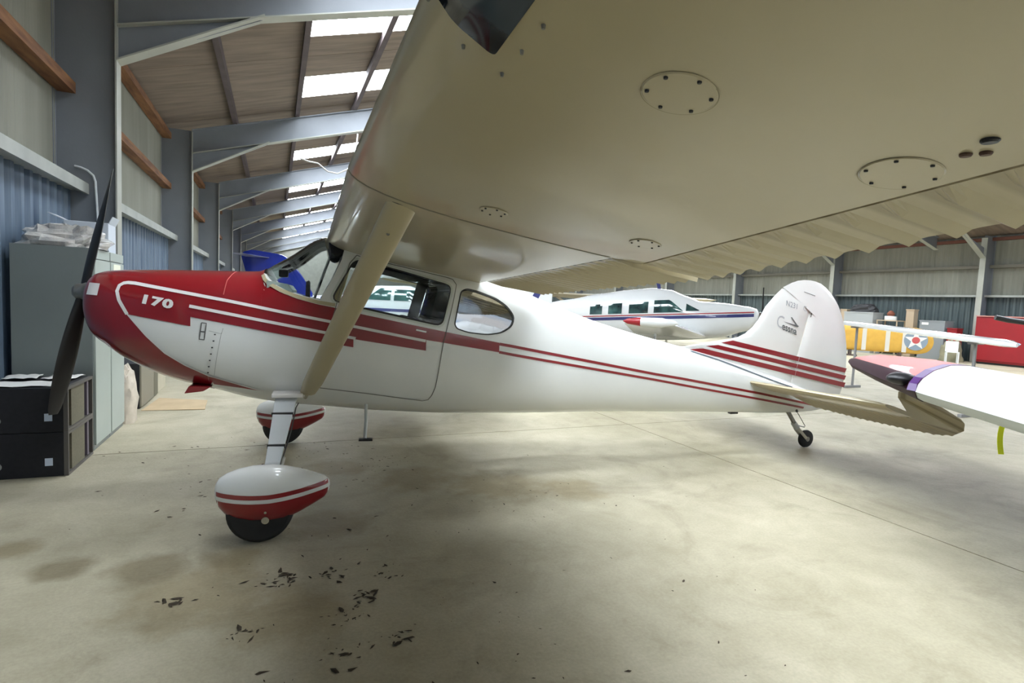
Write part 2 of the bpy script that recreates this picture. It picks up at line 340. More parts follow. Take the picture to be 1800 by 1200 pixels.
RUB = mat('tyre_rubber', (.02, .02, .02), .8, var=.3, vscale=12)
INT = mat('dark_cabin_trim', (.022, .022, .036), .8)
GL = glass('clear_perspex', (.90, .93, .93), .02, .985)
GLR = glass('rear_perspex', (.75, .82, .90), .015, .45)
def F(b, name, m, parent=None, **k): return b.build(name, m, parent or plane, flip=True, **k)
def arange(a, b, s):
    n = max(1, int(round((b-a)/s))); return [a+(b-a)*i/n for i in range(n+1)]
def shell(off, x0, x1, nth=48, step=.05):
    rings = []
    for x in arange(x0, x1, step):
        t = [fpt(x, math.pi*i/nth) for i in range(nth+1)]; ring = []
        for (X, Y, Z) in t:
            if off:
                m = fsec(x)[3]; d = math.hypot(Y, Z-m) or 1; k = max(0, (d-off)/d); Y, Z = Y*k, m+(Z-m)*k
            ring.append((X, Y, Z))
        full = ring+[(X, -Y, Z) for X, Y, Z in ring[-2:0:-1]]
        rings.append(full)
    return rings
def bool_mesh(base, cutter, op, m, name, parent=None, ang=32, tag_=True):
    a = bpy.data.objects.new('t1', base); c = bpy.data.objects.new('t2', cutter); COL.objects.link(a); COL.objects.link(c)
    md = a.modifiers.new('b', 'BOOLEAN'); md.operation = op; md.object = c; md.solver = 'EXACT'
    dg = bpy.context.evaluated_depsgraph_get(); me = bpy.data.meshes.new_from_object(a.evaluated_get(dg)); me.name = name
    bpy.data.objects.remove(a); bpy.data.objects.remove(c)
    me.materials.clear(); me.materials.append(m)
    me.shade_smooth(); me.set_sharp_from_angle(angle=math.radians(ang))
    o = bpy.data.objects.new(name, me); COL.objects.link(o); o.parent = parent or plane; return o
def two_shell(o_, i_, x0, x1, e=.02):
    b = MB(); b.loft(shell(o_, x0, x1)); inner = shell(i_, x0+e, x1-e)
    k = MB().loft(inner); b.add(k.v, [f[::-1] for f in k.f]); return b
def rnd_poly(pts, r=.03, n=4):
    out = []; N = len(pts)
    for i in range(N):
        p = Vector(pts[i]); a = Vector(pts[i-1]); c = Vector(pts[(i+1) % N]); da = (a-p); dc = (c-p); q = min(r, da.length*.45, dc.length*.45)
        s = p+da.normalized()*q; e = p+dc.normalized()*q
        for k in range(n+1):
            t = k/n; out.append(tuple((1-t)**2*s+2*t*(1-t)*p+t*t*e))
    return out
DOORWIN = rnd_poly([(.42, 1.50), (.542, 1.463), (1.255, 1.33), (1.335, 1.655), (.80, 1.775), (.585, 1.81)], .06)
REARWIN = rnd_poly([(1.385, 1.50), (1.41, 1.61), (1.46, 1.633), (1.559, 1.617), (1.725, 1.564), (1.825, 1.498), (1.88, 1.419), (1.858, 1.343), (1.766, 1.285), (1.64, 1.268), (1.474, 1.282), (1.378, 1.312), (1.358, 1.345)], .04, 3)
WSHIELD = [(-.09, 1.80), (-.075, 1.685), (-.03, 1.665), (.0, 1.628), (.05, 1.585), (.127, 1.547), (.228, 1.519), (.345, 1.497), (.43, 1.66), (.49, 1.80), (.515, 1.90), (.50, 2.2), (-.09, 2.2)]
SIDE = MB().mesh
cut = MB().prism(DOORWIN, -1, 1).prism(REARWIN, -1, 1).prism(WSHIELD, -1, 1)
body_mb = MB(); body_mb.loft(shell(0, FT[0][0], FT[-1][0])); inn = MB().loft(shell(.025, -.30, 2.4))
body_mb.add(inn.v, [f[::-1] for f in inn.f])
fus = bool_mesh(body_mb.mesh('m', None, flip=True), cut.mesh('c', None, flip=True), 'DIFFERENCE', WHITE, 'fuselage')
for poly, nm, gm in ((DOORWIN, 'door_window', GL), (REARWIN, 'rear_side_window', GLR)):
    for sgn in (1, -1):
        gmb = two_shell(.010, .013, -.2, 2.3, .003)
        c = MB().prism(poly, .02*sgn, 1*sgn)
        bool_mesh(gmb.mesh('m', None, flip=True), c.mesh('c', None, flip=True), 'INTERSECT', gm, nm)
lin = two_shell(.027, .036, .05, 2.2, .004)
bool_mesh(lin.mesh('m', None, flip=True), cut.mesh('c', None, flip=True), 'DIFFERENCE', INT, 'cabin_lining')
gmb = two_shell(.004, .008, -.2, .9, .003)
ws = bool_mesh(gmb.mesh('m', None, flip=True), MB().prism([(x+(.008 if x > .3 else -.008), z) if z < 2.1 else (x, z) for x, z in WSHIELD], -1, 1).mesh('c', None, flip=True), 'INTERSECT', GL, 'windshield')
# --- painted and riveted details that lie on the skin
def skin(x, z, off=OFF):
    y = fy(x, z); e = .004
    if y <= 0.0: return (x, 0.0, z)
    y1, y2 = fy(x+e, z), fy(x-e, z); dx = -(y1-y2)/(2*e); t, b = fsec(x)[0], fsec(x)[1]
    z1, z2 = fy(x, min(z+e, t)), fy(x, max(z-e, b)); dz = -(z1-z2)/(2*e); dz = max(-8, min(8, dz)); dx = max(-3, min(3, dx))
    n = Vector((dx, 1, dz)).normalized()*off
    return (x+n.x, y+n.y, z+n.z)
def skin_th(x, th, off=OFF):
    X, Y, Z = fpt(x, th); e = .01
    a = Vector(fpt(x, min(math.pi-.001, th+e)))-Vector(fpt(x, max(.001, th-e))); b = Vector(fpt(x+.01, th))-Vector(fpt(x-.01, th))
    n = a.cross(b)
    if n.length < 1e-9: n = Vector((0, math.copysign(1, 1), 0))
    n.normalize()
    if n.y*Y+n.z*(Z-fsec(x)[3]) < 0: n = -n
    return (X+n.x*off, max(0, Y+n.y*off), Z+n.z*off)
def interp(pts, x):
    if x <= pts[0][0]: return pts[0][1]
    for (a, b), (c, d) in zip(pts, pts[1:]):
        if x <= c: return b+(d-b)*(x-a)/(c-a) if c > a else d
    return pts[-1][1]
def strip(x0, x1, top, bot, name, m, off=OFF, rows=4, step=.03, parent=None, mirror=True, label=None):
    """painted band between two curves z=top(x), z=bot(x); top None = up to the centre line"""
    xsx = arange(x0, x1, step); b = MB()
    R = []
    for x in xsx:
        ta = .0005 if top is None else fth(x, interp(top, x)); tb = fth(x, interp(bot, x)) if bot is not None else math.pi-.0005
        R.append([skin_th(x, ta+(tb-ta)*j/rows, off) for j in range(rows+1)])
    b.loft(R, cap=False, closed=False)
    if mirror: c = MB(); c.add([(x, -y, z) for x, y, z in b.v], [f[::-1] for f in b.f]); F(c, name, m, parent or fus, smooth=True, recalc=False, label=label)
    return F(b, name, m, parent or fus, smooth=True, recalc=False, label=label)
def ribbon(path, w, name, m, off=OFF, parent=None, mirror=False, sub=.02, label=None, closed=False):
    pts = []; P = [Vector((x, z)) for x, z in path]
    if closed: P.append(P[0])
    for a, b in zip(P, P[1:]):
        n = max(1, int((b-a).length/sub)); pts += [a+(b-a)*i/n for i in range(n)]
    pts.append(P[-1]); b = MB(); k = []
    for i, p in enumerate(pts):
        d = (pts[min(i+1, len(pts)-1)]-pts[max(i-1, 0)]).normalized(); n = Vector((-d.y, d.x))*w/2
        k.append([skin(p.x+n.x, p.y+n.y, off), skin(p.x-n.x, p.y-n.y, off)])
    b.loft(k, cap=False, closed=False)
    if mirror: c = MB(); c.add([(x, -y, z) for x, y, z in b.v], [f[::-1] for f in b.f]); F(c, name, m, parent or fus, recalc=False, label=label)
    return F(b, name, m, parent or fus, recalc=False, label=label)
band_top = [(-.06, 1.64), (-.04, 1.60), (-.027, 1.593), (.082, 1.532), (.198, 1.493), (.334, 1.461), (.433, 1.445), (.658, 1.398), (1.262, 1.288), (1.743, 1.204), (1.75, 1.203)]
chin = [(-.869, 1.346), (-.76, 1.203), (-.655, 1.087), (-.539, 1.003), (-.391, .924), (-.226, .872), (-.058, .817), (-.03, .81)]
chlow = [(-.40, .70), (-.393, .856), (-.182, .833), (-.06, .812), (-.03, .81)]
bandlow = [(-.869, 1.346), (-.864, 1.342), (-.493, 1.278)]
bandlow2 = [(-.49, 1.343), (-.486, 1.341), (.339, 1.191), (.585, 1.152)]
strip(FT[0][0], -.869, None, None, 'red_cowl_front', RED, rows=40, step=.012, label='dark red nose bowl paint')
strip(-.869, -.493, None, [(-.869, 1.346), (-.493, 1.278)], 'red_cowl_top', RED, rows=20)
strip(-.493, -.05, None, bandlow2, 'red_cowl_top', RED, rows=20)
strip(-.05, .585, band_top, bandlow2, 'red_band', RED, rows=6)
strip(.585, 1.133, band_top, [(.584, 1.214), (1.135, 1.133)], 'red_band', RED, rows=5)
strip(1.133, 1.747, band_top, [(1.128, 1.218), (1.27, 1.198), (1.747, 1.124)], 'red_band', RED, rows=4)
strip(-.869, -.40, chin, None, 'red_chin', RED, rows=20)
strip(-.40, -.04, chin, chlow, 'red_chin', RED, rows=4)
lineA = [(-.869, 1.346), (-.918, 1.437), (-.934, 1.495), (-.926, 1.532), (-.905, 1.548), (-.88, 1.553), (-.84, 1.551), (-.535, 1.503), (-.268, 1.46), (.104, 1.394), (.396, 1.343), (.66, 1.295), (1.128, 1.209)]
ribbon(lineA, .021, 'white_pinstripe', STRW, off=.008, mirror=True)
ribbon([(-.501, 1.415), (-.082, 1.339), (.358, 1.262), (.60, 1.219)], .021, 'white_pinstripe', STRW, off=.008, mirror=True)
ribbon(chin, .008, 'white_pinstripe', STRW, off=.006, mirror=True)
ribbon([(1.747, 1.193), (1.863, 1.175), (3.391, .916), (3.752, .862), (4.847, .681), (5.794, .508)], .024, 'red_pinstripe', RED, mirror=True)
ribbon([(1.747, 1.126), (1.866, 1.105), (3.396, .861), (3.758, .799), (4.948, .602), (5.60, .488)], .022, 'red_pinstripe', RED, mirror=True)
# cream trim round the windshield base
ribbon([(-.052, 1.655), (-.035, 1.622), (.0, 1.590), (.082, 1.549), (.198, 1.508), (.334, 1.477), (.45, 1.462)], .026, 'windshield_trim', CREAM, off=.010, mirror=True)
ribbon(DOORWIN, .012, 'window_rubber', DARK, off=.002, closed=True, mirror=True, sub=.03)
ribbon([(x*1.03-.03, (z-1.6)*1.06+1.6) for x, z in DOORWIN], .016, 'window_frame', mat('window_frame_paint', (.62, .66, .60), .35), off=.004, closed=True, mirror=True, sub=.03)
ribbon(REARWIN, .010, 'window_frame', DARK, off=.002, closed=True, sub=.03)
DOOR = [(.600, 1.84), (.549, 1.776), (.483, 1.572), (.40, 1.22), (.31, .86), (.335, .845), (.676, .798), (1.13, .727), (1.175, .735), (1.20, .775), (1.222, .841), (1.27, 1.198), (1.372, 1.66), (1.345, 1.70), (1.296, 1.713), (.653, 1.822)]
ribbon(DOOR, .006, 'door_seam', mat('door_gap', (.16, .16, .14), .8), off=.0055, closed=True)
ribbon([(1.05, 1.295), (1.13, 1.28)], .012, 'door_handle_slot', STRW, off=.012)
ribbon([(-.424, 1.304), (-.438, 1.19), (-.408, 1.187), (-.394, 1.301)], .008, 'cowl_latch', mat('latch_dark', (.12, .12, .11), .5), off=.008, closed=True)
ribbon([(-.428, 1.243), (-.404, 1.241)], .008, 'cowl_latch', DARK, off=.009)
ribbon([(-.38, 1.25), (-.30, 1.23), (-.29, 1.27)], .003, 'cowl_seam', mat('seam_grey', (.35, .36, .33), .7), off=.0055)
ribbon([(-.30, 1.24), (-.355, .93)], .003, 'cowl_seam', mat('seam_grey', (.35, .36, .33), .7), off=.0055)
ribbon([(-.25, 1.672), (-.285, 1.60), (-.295, 1.50)], .005, 'cowl_seam', mat('red_seam', (.55, .12, .10), .5), off=.0085)
for i in range(7):
    rv = MB()
    x, z = -.341-.053*i/6, 1.225-.275*i/6; p = skin(x, z, .006); rv.bar((p[0]-.005, p[1], p[2]), (p[0]+.005, p[1], p[2]), .006, .008); F(rv, 'cowl_screw', DARK, fus)
ribbon([(-1.115, 1.502), (-1.045, 1.498)], .075, 'white_nose_patch', STRW, off=.012, sub=.01)
# lettering mapped on to the skin
def lettering(txt, size, place, name, m, parent, shear=0, extrude=0, bold=0, sp=1, sx=1):
    cu = bpy.data.curves.new('t', 'FONT'); cu.body = txt; cu.size = size; cu.shear = shear; cu.offset = bold; cu.space_character = sp; cu.resolution_u = 3
    t = bpy.data.objects.new('t', cu); COL.objects.link(t); dg = bpy.context.evaluated_depsgraph_get()
    me = bpy.data.meshes.new_from_object(t.evaluated_get(dg)); bpy.data.objects.remove(t)
    bm = bmesh.new(); bm.from_mesh(me); bmesh.ops.triangulate(bm, faces=bm.faces); bmesh.ops.subdivide_edges(bm, edges=[e for e in bm.edges if e.calc_length() > size*.3], cuts=2); bmesh.ops.triangulate(bm, faces=bm.faces)
    for v in bm.verts:
        x, y, z = place(v.co.x*sx, v.co.y); v.co = (x, -y, z)
    bm.to_mesh(me); bm.free(); me.name = name; me.materials.clear(); me.materials.append(m)
    o = bpy.data.objects.new(name, me); COL.objects.link(o); o.parent = parent; return o
def pl170(u, v):
    return skin(-.800+u, 1.428-.17*u+v, .010)
lettering('170', .078, pl170, 'model_number', STRW, fus, shear=.12, bold=.004, sp=1.12, sx=1.55)
# --- cowl lip, exhaust, front opening
F(MB().prism([(-.53, .84), (-.56, .785), (-.44, .80), (-.385, .835)], -.30, .36), 'cowl_flap', RED, bevel=.006)
F(MB().lathe([(-.004, .001), (-.004, .10), (.01, .12), (.03, .13)], (-1.185, 0, 1.43)), 'nose_opening_ring', RED, smooth=True)
for s in (1, -1):
    F(MB().prism([(s*.05+q*s, 1.43+w) for q, w in ((0, .03), (.02, .055), (.10, .06), (.14, .03), (.14, -.03), (.10, -.06), (.02, -.05), (0, -.03))], -1.20, -1.18, 'x'), 'air_intake', BLACK)
# --- propeller
pr = MB().lathe([(-.05, .002), (-.05, .035), (-.03, .055), (.01, .06), (.03, .07), (.11, .07)], (-1.28, 0, 1.48)); prop = F(pr, 'propeller_hub', STEELP, smooth=True)
PB = mat('matt_black_propeller', (.018, .017, .017), .5, var=.3, vscale=6)
PC, tilt = Vector((-1.27, 0, 1.485)), .19
for s in (1, -1):
    rings = []
    for i in range(22):
        t = i/21; r = .03+.88*t
        ch = (.060+.085*math.sin(min(1, t*1.5)*math.pi/2)) if t < .7 else .145*(1-((t-.7)/.3)**2*.25)
        if t > .97: ch *= .8
        th = .036*(1-t)**.8+.007; pit = math.radians(52-36*t)
        ring = []
        for k in range(12):
            a = 2*math.pi*k/12; cx, cy = ch/2*math.cos(a), th/2*math.sin(a)
            Y = cx*math.cos(pit)-cy*math.sin(pit); X = cx*math.sin(pit)+cy*math.cos(pit)
            up_ = Vector((math.sin(tilt), 0, math.cos(tilt))); yy = Vector((0, 1, 0)); xx = Vector((math.cos(tilt), 0, -math.sin(tilt)))
            rl = math.radians(-3); up2 = up_*math.cos(rl)+yy*math.sin(rl); y2 = yy*math.cos(rl)-up_*math.sin(rl)
            ring.append(PC+up2*r*s+y2*Y*s+xx*X)
        rings.append(ring)
    b = F(MB().loft(rings), 'propeller_blade', PB, smooth=True, ang=60)
# --- wings
def LEp(y):
    a = abs(y)
    return (.38+.05*a/2.54, 2.03+.0302*(a-2.54)) if a <= 2.54 else (.43+.05*(a-2.54), 2.03+.0302*(a-2.54))
def TEp(y):
    a = abs(y)
    return (2.09, 1.70+.035*(a-2.54)) if a <= 2.54 else (2.09-.2*(a-2.54), 1.70+.05*(a-2.54))
def foil(u):
    t = .12*5*(.2969*math.sqrt(max(u, 0))-.126*u-.3516*u*u+.2843*u**3-.1036*u**4)
    c = .02/.16*(.8*u-u*u) if u < .4 else .02/.36*(.2+.8*u-u*u)
    return c+t, c-t
def wpt(y, u, v):
    (x0, z0), (x1, z1) = LEp(y), TEp(y); c = math.hypot(x1-x0, z1-z0); d = Vector((x1-x0, z1-z0))/c; n = Vector((-d.y, d.x))
    if n.y < 0: n = -n
    return (x0+d.x*u*c+n.x*v*c, y, z0+.025*0+d.y*u*c+n.y*v*c)
US = [0, .003, .01, .025, .05, .09, .14, .2, .28, .36, .45, .54, .62, .70]
def wing_part(y0, y1, u0, u1, name, m, parent, step=.25, bead=0, pitch=.1, tipround=False, drop=0):
    us = sorted(set([u0, u1]+[u for u in US if u0 < u < u1]+([u0+(u1-u0)*k/4 for k in range(1, 4)] if u0 > .5 else [])))
    n = max(1, int(abs(y1-y0)/step)); rings = []
    if bead: n = int(abs(y1-y0)/(pitch/8))
    for i in range(n+1):
        y = y0+(y1-y0)*i/n; bz = 0
        if bead:
            ph = (abs(y)/pitch) % 1; bz = bead*max(0, 1-abs(ph-.5)/.26)
        lo, hi = [], []
        for u in us:
            t, b_ = foil(u); fade = min(1, (u-u0)/.03, 1) if bead else 0
            if bead and u >= u1-1e-6: fade = 1; t += .001; b_ -= .002
            k = 1.0
            if tipround:
                e = min(1, max(0, (abs(y1)-abs(y))/.25)); k = math.sqrt(max(.0, 1-(1-e)**2))*.97+.03
            c = math.hypot(TEp(y)[0]-LEp(y)[0], .3)
            hi.append(wpt(y, u, t*k+bz*fade/c*.7)); lo.append(wpt(y, u, b_*k-bz*fade/c))
        rings.append(hi+lo[::-1][:(-1 if us[0] == 0 else None)])
    o = F(MB().loft(rings), name, m, parent, smooth=not bead, ang=50)
    return o
for s in (1, -1):
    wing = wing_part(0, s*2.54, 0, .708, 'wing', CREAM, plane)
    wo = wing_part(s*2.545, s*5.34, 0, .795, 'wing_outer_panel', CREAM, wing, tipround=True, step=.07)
    F(MB().prism([(x, z) for x, y, z in [wpt(2.54, u, foil(u)[0]+.001) for u in US]+[wpt(2.54, u, foil(u)[1]-.001) for u in US[::-1]]], s*2.535, s*2.55), 'wing_joint', mat('joint_line', (.25, .23, .17), .7), wing)
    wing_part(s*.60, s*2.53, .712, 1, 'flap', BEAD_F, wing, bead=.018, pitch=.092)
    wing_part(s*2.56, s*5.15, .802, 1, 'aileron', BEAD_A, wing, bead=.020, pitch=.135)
    if s > 0: port_wing = wing
    # strut
    a, b = Vector((.27, s*.555, .82)), Vector((.655, s*2.47, 1.945)); d = (b-a).normalized(); chd = Vector((1, 0, -.12)).normalized(); th = d.cross(chd).normalized(); rings = []
    for i in range(13):
        t = i/12; p = a+(b-a)*t; w = .062 if t > .06 else .05
        rings.append([p+chd*(-w*math.cos(2*math.pi*k/20)*(1.0 if math.cos(2*math.pi*k/20) > 0 else 1.15))+th*(.026*math.sin(2*math.pi*k/20)) for k in range(20)])
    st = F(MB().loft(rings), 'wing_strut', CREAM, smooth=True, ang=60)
    F(MB().loft([[v+d*.0 for v in [b+chd*(-.070*math.cos(2*math.pi*k/20))+th*(.033*math.sin(2*math.pi*k/20))+d*q for k in range(20)]] for q in (-.008, .012)]), 'strut_cuff', DARK, st)
    F(MB().tube([a-d*.10, a+d*.02], .018, 8), 'strut_fitting', CHROME, st)
    F(MB().lathe([(-.006, .001), (-.006, .006), (.004, .008)], tuple(b-d*.22+th*.026*(1 if th.z < 0 else -1)), 'y', 8), 'strut_bolt', STEELP, st)
# fuselage-to-wing fairing over the cabin
# underside details
def under(u, y, off=.003):
    return wpt(y, u, foil(u)[1]-off/1.6)
COVM = mat('cover_seam', (.30, .26, .16), .8)
for (u, y, r, arc) in ((.334, 3.93, .068, (200, 420)), (.718, 3.975, .078, (120, 330)), (.318, 2.816, .055, None), (.686, 2.942, .065, (150, 330))):
    cx = under(u, y); c = wpt(y, 1, 0)[0]-wpt(y, 0, 0)[0]
    ring = MB().loft([[under(u+rr*math.cos(2*math.pi*k/40)/c, y+rr*math.sin(2*math.pi*k/40), hh) for k in range(40)] for rr, hh in ((.001, .0035), (r-.004, .0035), (r-.001, .001))], cap=False)
    co = F(ring, 'inspection_cover', CREAM, port_wing, recalc=True)
    if arc:
        sm = MB(); n = 40; a0, a1 = map(math.radians, arc)
        sm.loft([[under(u+(r+q)*math.cos(a0+(a1-a0)*k/n)/c, y+(r+q)*math.sin(a0+(a1-a0)*k/n), .004) for q in (-.0008, .0008)] for k in range(n+1)], cap=False, closed=False)
        F(sm, 'cover_seam', COVM, co)
    for k in range(6):
        a = 2*math.pi*k/6+.5; p = under(u+(r-.012)*math.cos(a)/c, y+(r-.012)*math.sin(a), .005)
        F(MB().lathe([(-.002, .001), (-.002, .0035), (.003, .0045)], p, 'z', 8), 'screw', DARK, co)
for (u, y, r) in ((.702, 4.154, .014), (.72, 4.10, .010), (.732, 4.125, .010)):
    p = under(u, y, .001); F(MB().lathe([(-.004, .001), (-.004, r*.8), (-.001, r), (.006, r)], p, 'z', 16), 'vent_hole', BLACK if r > .012 else mat('vent_brown', (.10, .05, .03), .6), port_wing)
for (u, y) in ((.007, 3.806), (.068, 3.764), (.13, 3.746), (.132, 3.842), (.133, 3.932)):
    p = under(u, y, .004); F(MB().lathe([(-.003, .001), (-.003, .003), (.004, .0042)], p, 'z', 8), 'screw', STEELP, port_wing)
# landing-light window: dark glass in the leading edge with a pointed inboard corner
def patch(poly, n=10, off=.006):
    b = MB(); C0 = (sum(p[0] for p in poly)/len(poly), sum(p[1] for p in poly)/len(poly)); rings = []
    for k in range(n+1):
        t = k/n; rings.append([under(max(0, C0[0]+(u-C0[0])*t), C0[1]+(y-C0[1])*t, off) for u, y in poly])
    return b.loft(rings, cap=False)
poly = rnd_poly([(.0, 3.850), (.100, 3.800), (.100, 4.05), (.0, 4.10)], .02, 4)
F(patch(rnd_poly([(-.0, 3.843), (.045, 3.815), (.106, 3.793), (.106, 4.30), (.0, 4.30)], .012, 4)), 'landing_light_window', mat('dark_tinted_glass', (.012, .016, .022), .06, coat=1, col2=(.06, .08, .10), vscale=9, vlo=.5, vhi=.62), port_wing, smooth=True)
# --- main gear
def pant(s):
    y0 = 1.165*s; R = []
    prof = [(-.235, .335, .335, .004), (-.228, .285, .375, .045), (-.21, .235, .405, .068), (-.17, .185, .43, .088), (-.11, .152, .452, .104), (-.03, .13, .468, .112), (.08, .122, .470, .112), (.16, .130, .458, .105), (.25, .172, .435, .09), (.33, .215, .408, .068), (.39, .25, .385, .045), (.418, .29, .36, .02), (.424, .32, .34, .004)]
    for x, b, t, w in prof:
        m = (t*.5+b*.5); ring = []
        for k in range(28):
            a = 2*math.pi*k/28; c, q = math.cos(a), math.sin(a)
            Y = w*math.copysign(abs(q)**.8, q); Z = m+(t-m)*math.copysign(abs(c)**.85, c)
            ring.append((x, y0+Y, Z))
        R.append(ring)
    return R
def pant_at(R, x, z, side, off):
    for r0_, r1_ in zip(R, R[1:]):
        if r0_[0][0] <= x <= r1_[0][0]:
            t = (x-r0_[0][0])/(r1_[0][0]-r0_[0][0]); ring = [tuple(a+(b-a)*t for a, b in zip(p, q)) for p, q in zip(r0_, r1_)]
            half = [p for p in ring]; cy = sum(p[1] for p in ring)/len(ring)
            best = None
            for p, q in zip(half, half[1:]+half[:1]):
                if (p[2]-z)*(q[2]-z) <= 0 and p[2] != q[2]:
                    w = (z-p[2])/(q[2]-p[2]); y = p[1]+(q[1]-p[1])*w
                    if (y-cy)*side > 0: best = y
            if best is None: best = cy
            return (x, best+side*off, z)
    return (x, R[0][0][1], z)
def fill_below(R, zt, zb, name, m, par, off=.003, x0=-.233, x1=.422):
    n = 44; b = MB()
    for side in (1, -1):
        rows = []
        for i in range(n+1):
            x = x0+(x1-x0)*i/n
            for r0_, r1_ in zip(R, R[1:]):
                if r0_[0][0] <= x <= r1_[0][0]:
                    t = (x-r0_[0][0])/(r1_[0][0]-r0_[0][0]); top = max(p[2] for p in r0_)*(1-t)+max(p[2] for p in r1_)*t; bot = min(p[2] for p in r0_)*(1-t)+min(p[2] for p in r1_)*t
            a = min(zt(x), top-.001); c = max(zb(x) if zb else bot+.0005, bot+.0005); c = min(c, a)
            rows.append([pant_at(R, x, a+(c-a)*(math.sin(j/8*math.pi/2) if not zb else j/8), side, off) for j in range(9)])
        b.loft(rows, cap=False, closed=False)
    return F(b, name, m, par, smooth=True, recalc=False)
bl = lambda x: .2965-.028*math.cos((x-.06)/.30*math.pi/2)+.016*max(0, (x-.06)/.36)+.02
for s in (1, -1):
    g = F(MB().add(*(lambda pts: ([p for r in pts for p in r], [(i*4+j, i*4+(j+1) % 4, (i+1)*4+(j+1) % 4, (i+1)*4+j) for i in range(len(pts)-1) for j in range(4)]+[(3, 2, 1, 0), tuple(4*(len(pts)-1)+j for j in range(4))]))(
        [[(xc-w/2, s*y-.009*s, z-.009), (xc+w/2, s*y-.009*s, z-.009), (xc+w/2, s*y+.009*s, z+.009), (xc-w/2, s*y+.009*s, z+.009)] for xc, w, y, z in ((.125, .155, .38, .80), (.13, .15, .50, .79), (.12, .14, .62, .735), (.10, .115, .82, .60), (.075, .09, 1.03, .44), (.06, .085, 1.10, .36))])), 'gear_leg', mat('grey_white_gear_paint', (.62, .65, .66), .4, coat=.3, var=.08), bevel=.003)
    F(MB().box((.03, s*.44, .785), (.24, s*.60, .815)), 'gear_fairing', STRW, g, bevel=.008)
    F(MB().tube([(.21, s*.56, .74), (.195, s*.63, .72), (.172, s*.82, .59), (.130, s*1.0, .455), (.115, s*1.08, .40)], .0045, 6), 'brake_line', DARK, g)
    F(MB().tube([(.140, s*1.0, .465), (.125, s*1.06, .415)], .012, 8), 'brake_hose_sleeve', STEELP, g)
    for y, z, xc, w in ((.70, .685, .11, .14), (.93, .52, .088, .11)):
        F(MB().bar((xc-w/2, s*y, z+.005), (xc+w/2, s*(y+.005), z+.005), .012, .026), 'hose_clamp', DARK, g)
    R = pant(s); wp = F(MB().loft(R), 'wheel_fairing', WHITE, smooth=True, ang=70)
    fill_below(R, lambda x: bl(x)-.022, None, 'red_lower_paint', RED, wp)
    fill_below(R, lambda x: bl(x)+.030, lambda x: bl(x)+.003, 'red_pinstripe', RED, wp)
    F(MB().lathe([(-.003, .001), (-.003, .018), (.006, .022)], (.055, s*1.165+.112, .165), 'y', 14), 'axle_cap', CHROME, wp)
    F(MB().lathe([(-.003, .001), (-.003, .006), (.004, .008)], (.055, s*1.165+.118, .215), 'y', 10), 'axle_cap', CHROME, wp)
    F(MB().lathe([(-.075, .10), (-.072, .165), (-.05, .188), (0, .196), (.05, .188), (.072, .165), (.075, .10)], (.02, s*1.165, .196), 'y', 40), 'tyre', RUB, wp, smooth=True)
# boarding step
F(MB().tube([(.70, .40, .70), (.695, .50, .58), (.685, .56, .46)], .013, 10), 'boarding_step', mat('step_paint', (.6, .62, .6), .3), smooth=True)
F(MB().bar((.64, .56, .452), (.74, .57, .452), .05, .014), 'step_tread', BLACK)
# tailwheel
tw = F(MB().bar((5.36, 0, .52), (5.56, 0, .27), .035, .012).bar((5.39, 0, .50), (5.55, 0, .30), .03, .02), 'tailwheel_spring', STEELP)
F(MB().tube([(5.54, 0, .30), (5.60, 0, .235)], .032, 12), 'tailwheel_pivot', mat('pivot_grey', (.5, .52, .52), .4), tw, smooth=True)
for s in (1, -1):
    F(MB().bar((5.59, .028*s, .235), (5.72, .034*s, .115), .008, .034), 'tailwheel_fork', mat('fork_cream', (.50, .47, .38), .5), tw)
    F(MB().tube([(5.47, .05*s, .52), (5.52, .055*s, .44)], .014, 8), 'steering_spring', DARK, tw)
    F(MB().tube([(5.52, .055*s, .44), (5.655, .06*s, .27)], .004, 6), 'steering_rod', STEELP, tw)
F(MB().bar((5.63, -.07, .262), (5.63, .07, .262), .02, .012), 'steering_arm', STEELP, tw)
F(MB().lathe([(-.028, .03), (-.030, .075), (-.018, .098), (0, .104), (.018, .098), (.030, .075), (.028, .03)], (5.745, 0, .105), 'y', 32), 'tail_tyre', RUB, tw, smooth=True)
F(MB().lathe([(-.033, .001), (-.033, .028), (.033, .028), (.033, .001)], (5.745, 0, .105), 'y', 14), 'tailwheel_hub', STEELP, tw)
F(MB().box((5.30, -.03, .50), (5.44, .045, .53)), 'tail_spring_clamp', BLACK, tw)
F(MB().box((4.60, -.015, .432), (4.70, .03, .45)), 'tie_down_ring', BLACK)
# --- fin and rudder
def slab(poly, thick, name, m, parent, edge=.35, n=5):
    """rounded plate in the x-z plane, thickness easing to the rim"""
    cx = sum(p[0] for p in poly)/len(poly); cz = sum(p[1] for p in poly)/len(poly); b = MB(); R = []
    for k in range(n+1):
        t = k/n; y = thick/2*math.sqrt(max(0, 1-(t)**4))+.002; R.append([(cx+(x-cx)*t, y, cz+(z-cz)*t) for x, z in poly])
    R2 = [[(x, -y, z) for x, y, z in r] for r in R[::-1]]
    return F(b.loft(R+R2, cap=False), name, m, parent, smooth=True, ang=60)
FIN = [(3.888, 1.150), (4.208, 1.200), (4.50, 1.245), (4.65, 1.275), (4.742, 1.315), (4.838, 1.388), (4.915, 1.475), (4.997, 1.620), (5.114, 1.743), (5.215, 1.832), (5.50, 1.795), (5.672, 1.765), (5.632, 1.553), (5.508, 1.068), (5.455, .80), (5.40, .60), (5.0, .72), (4.2, .90)]
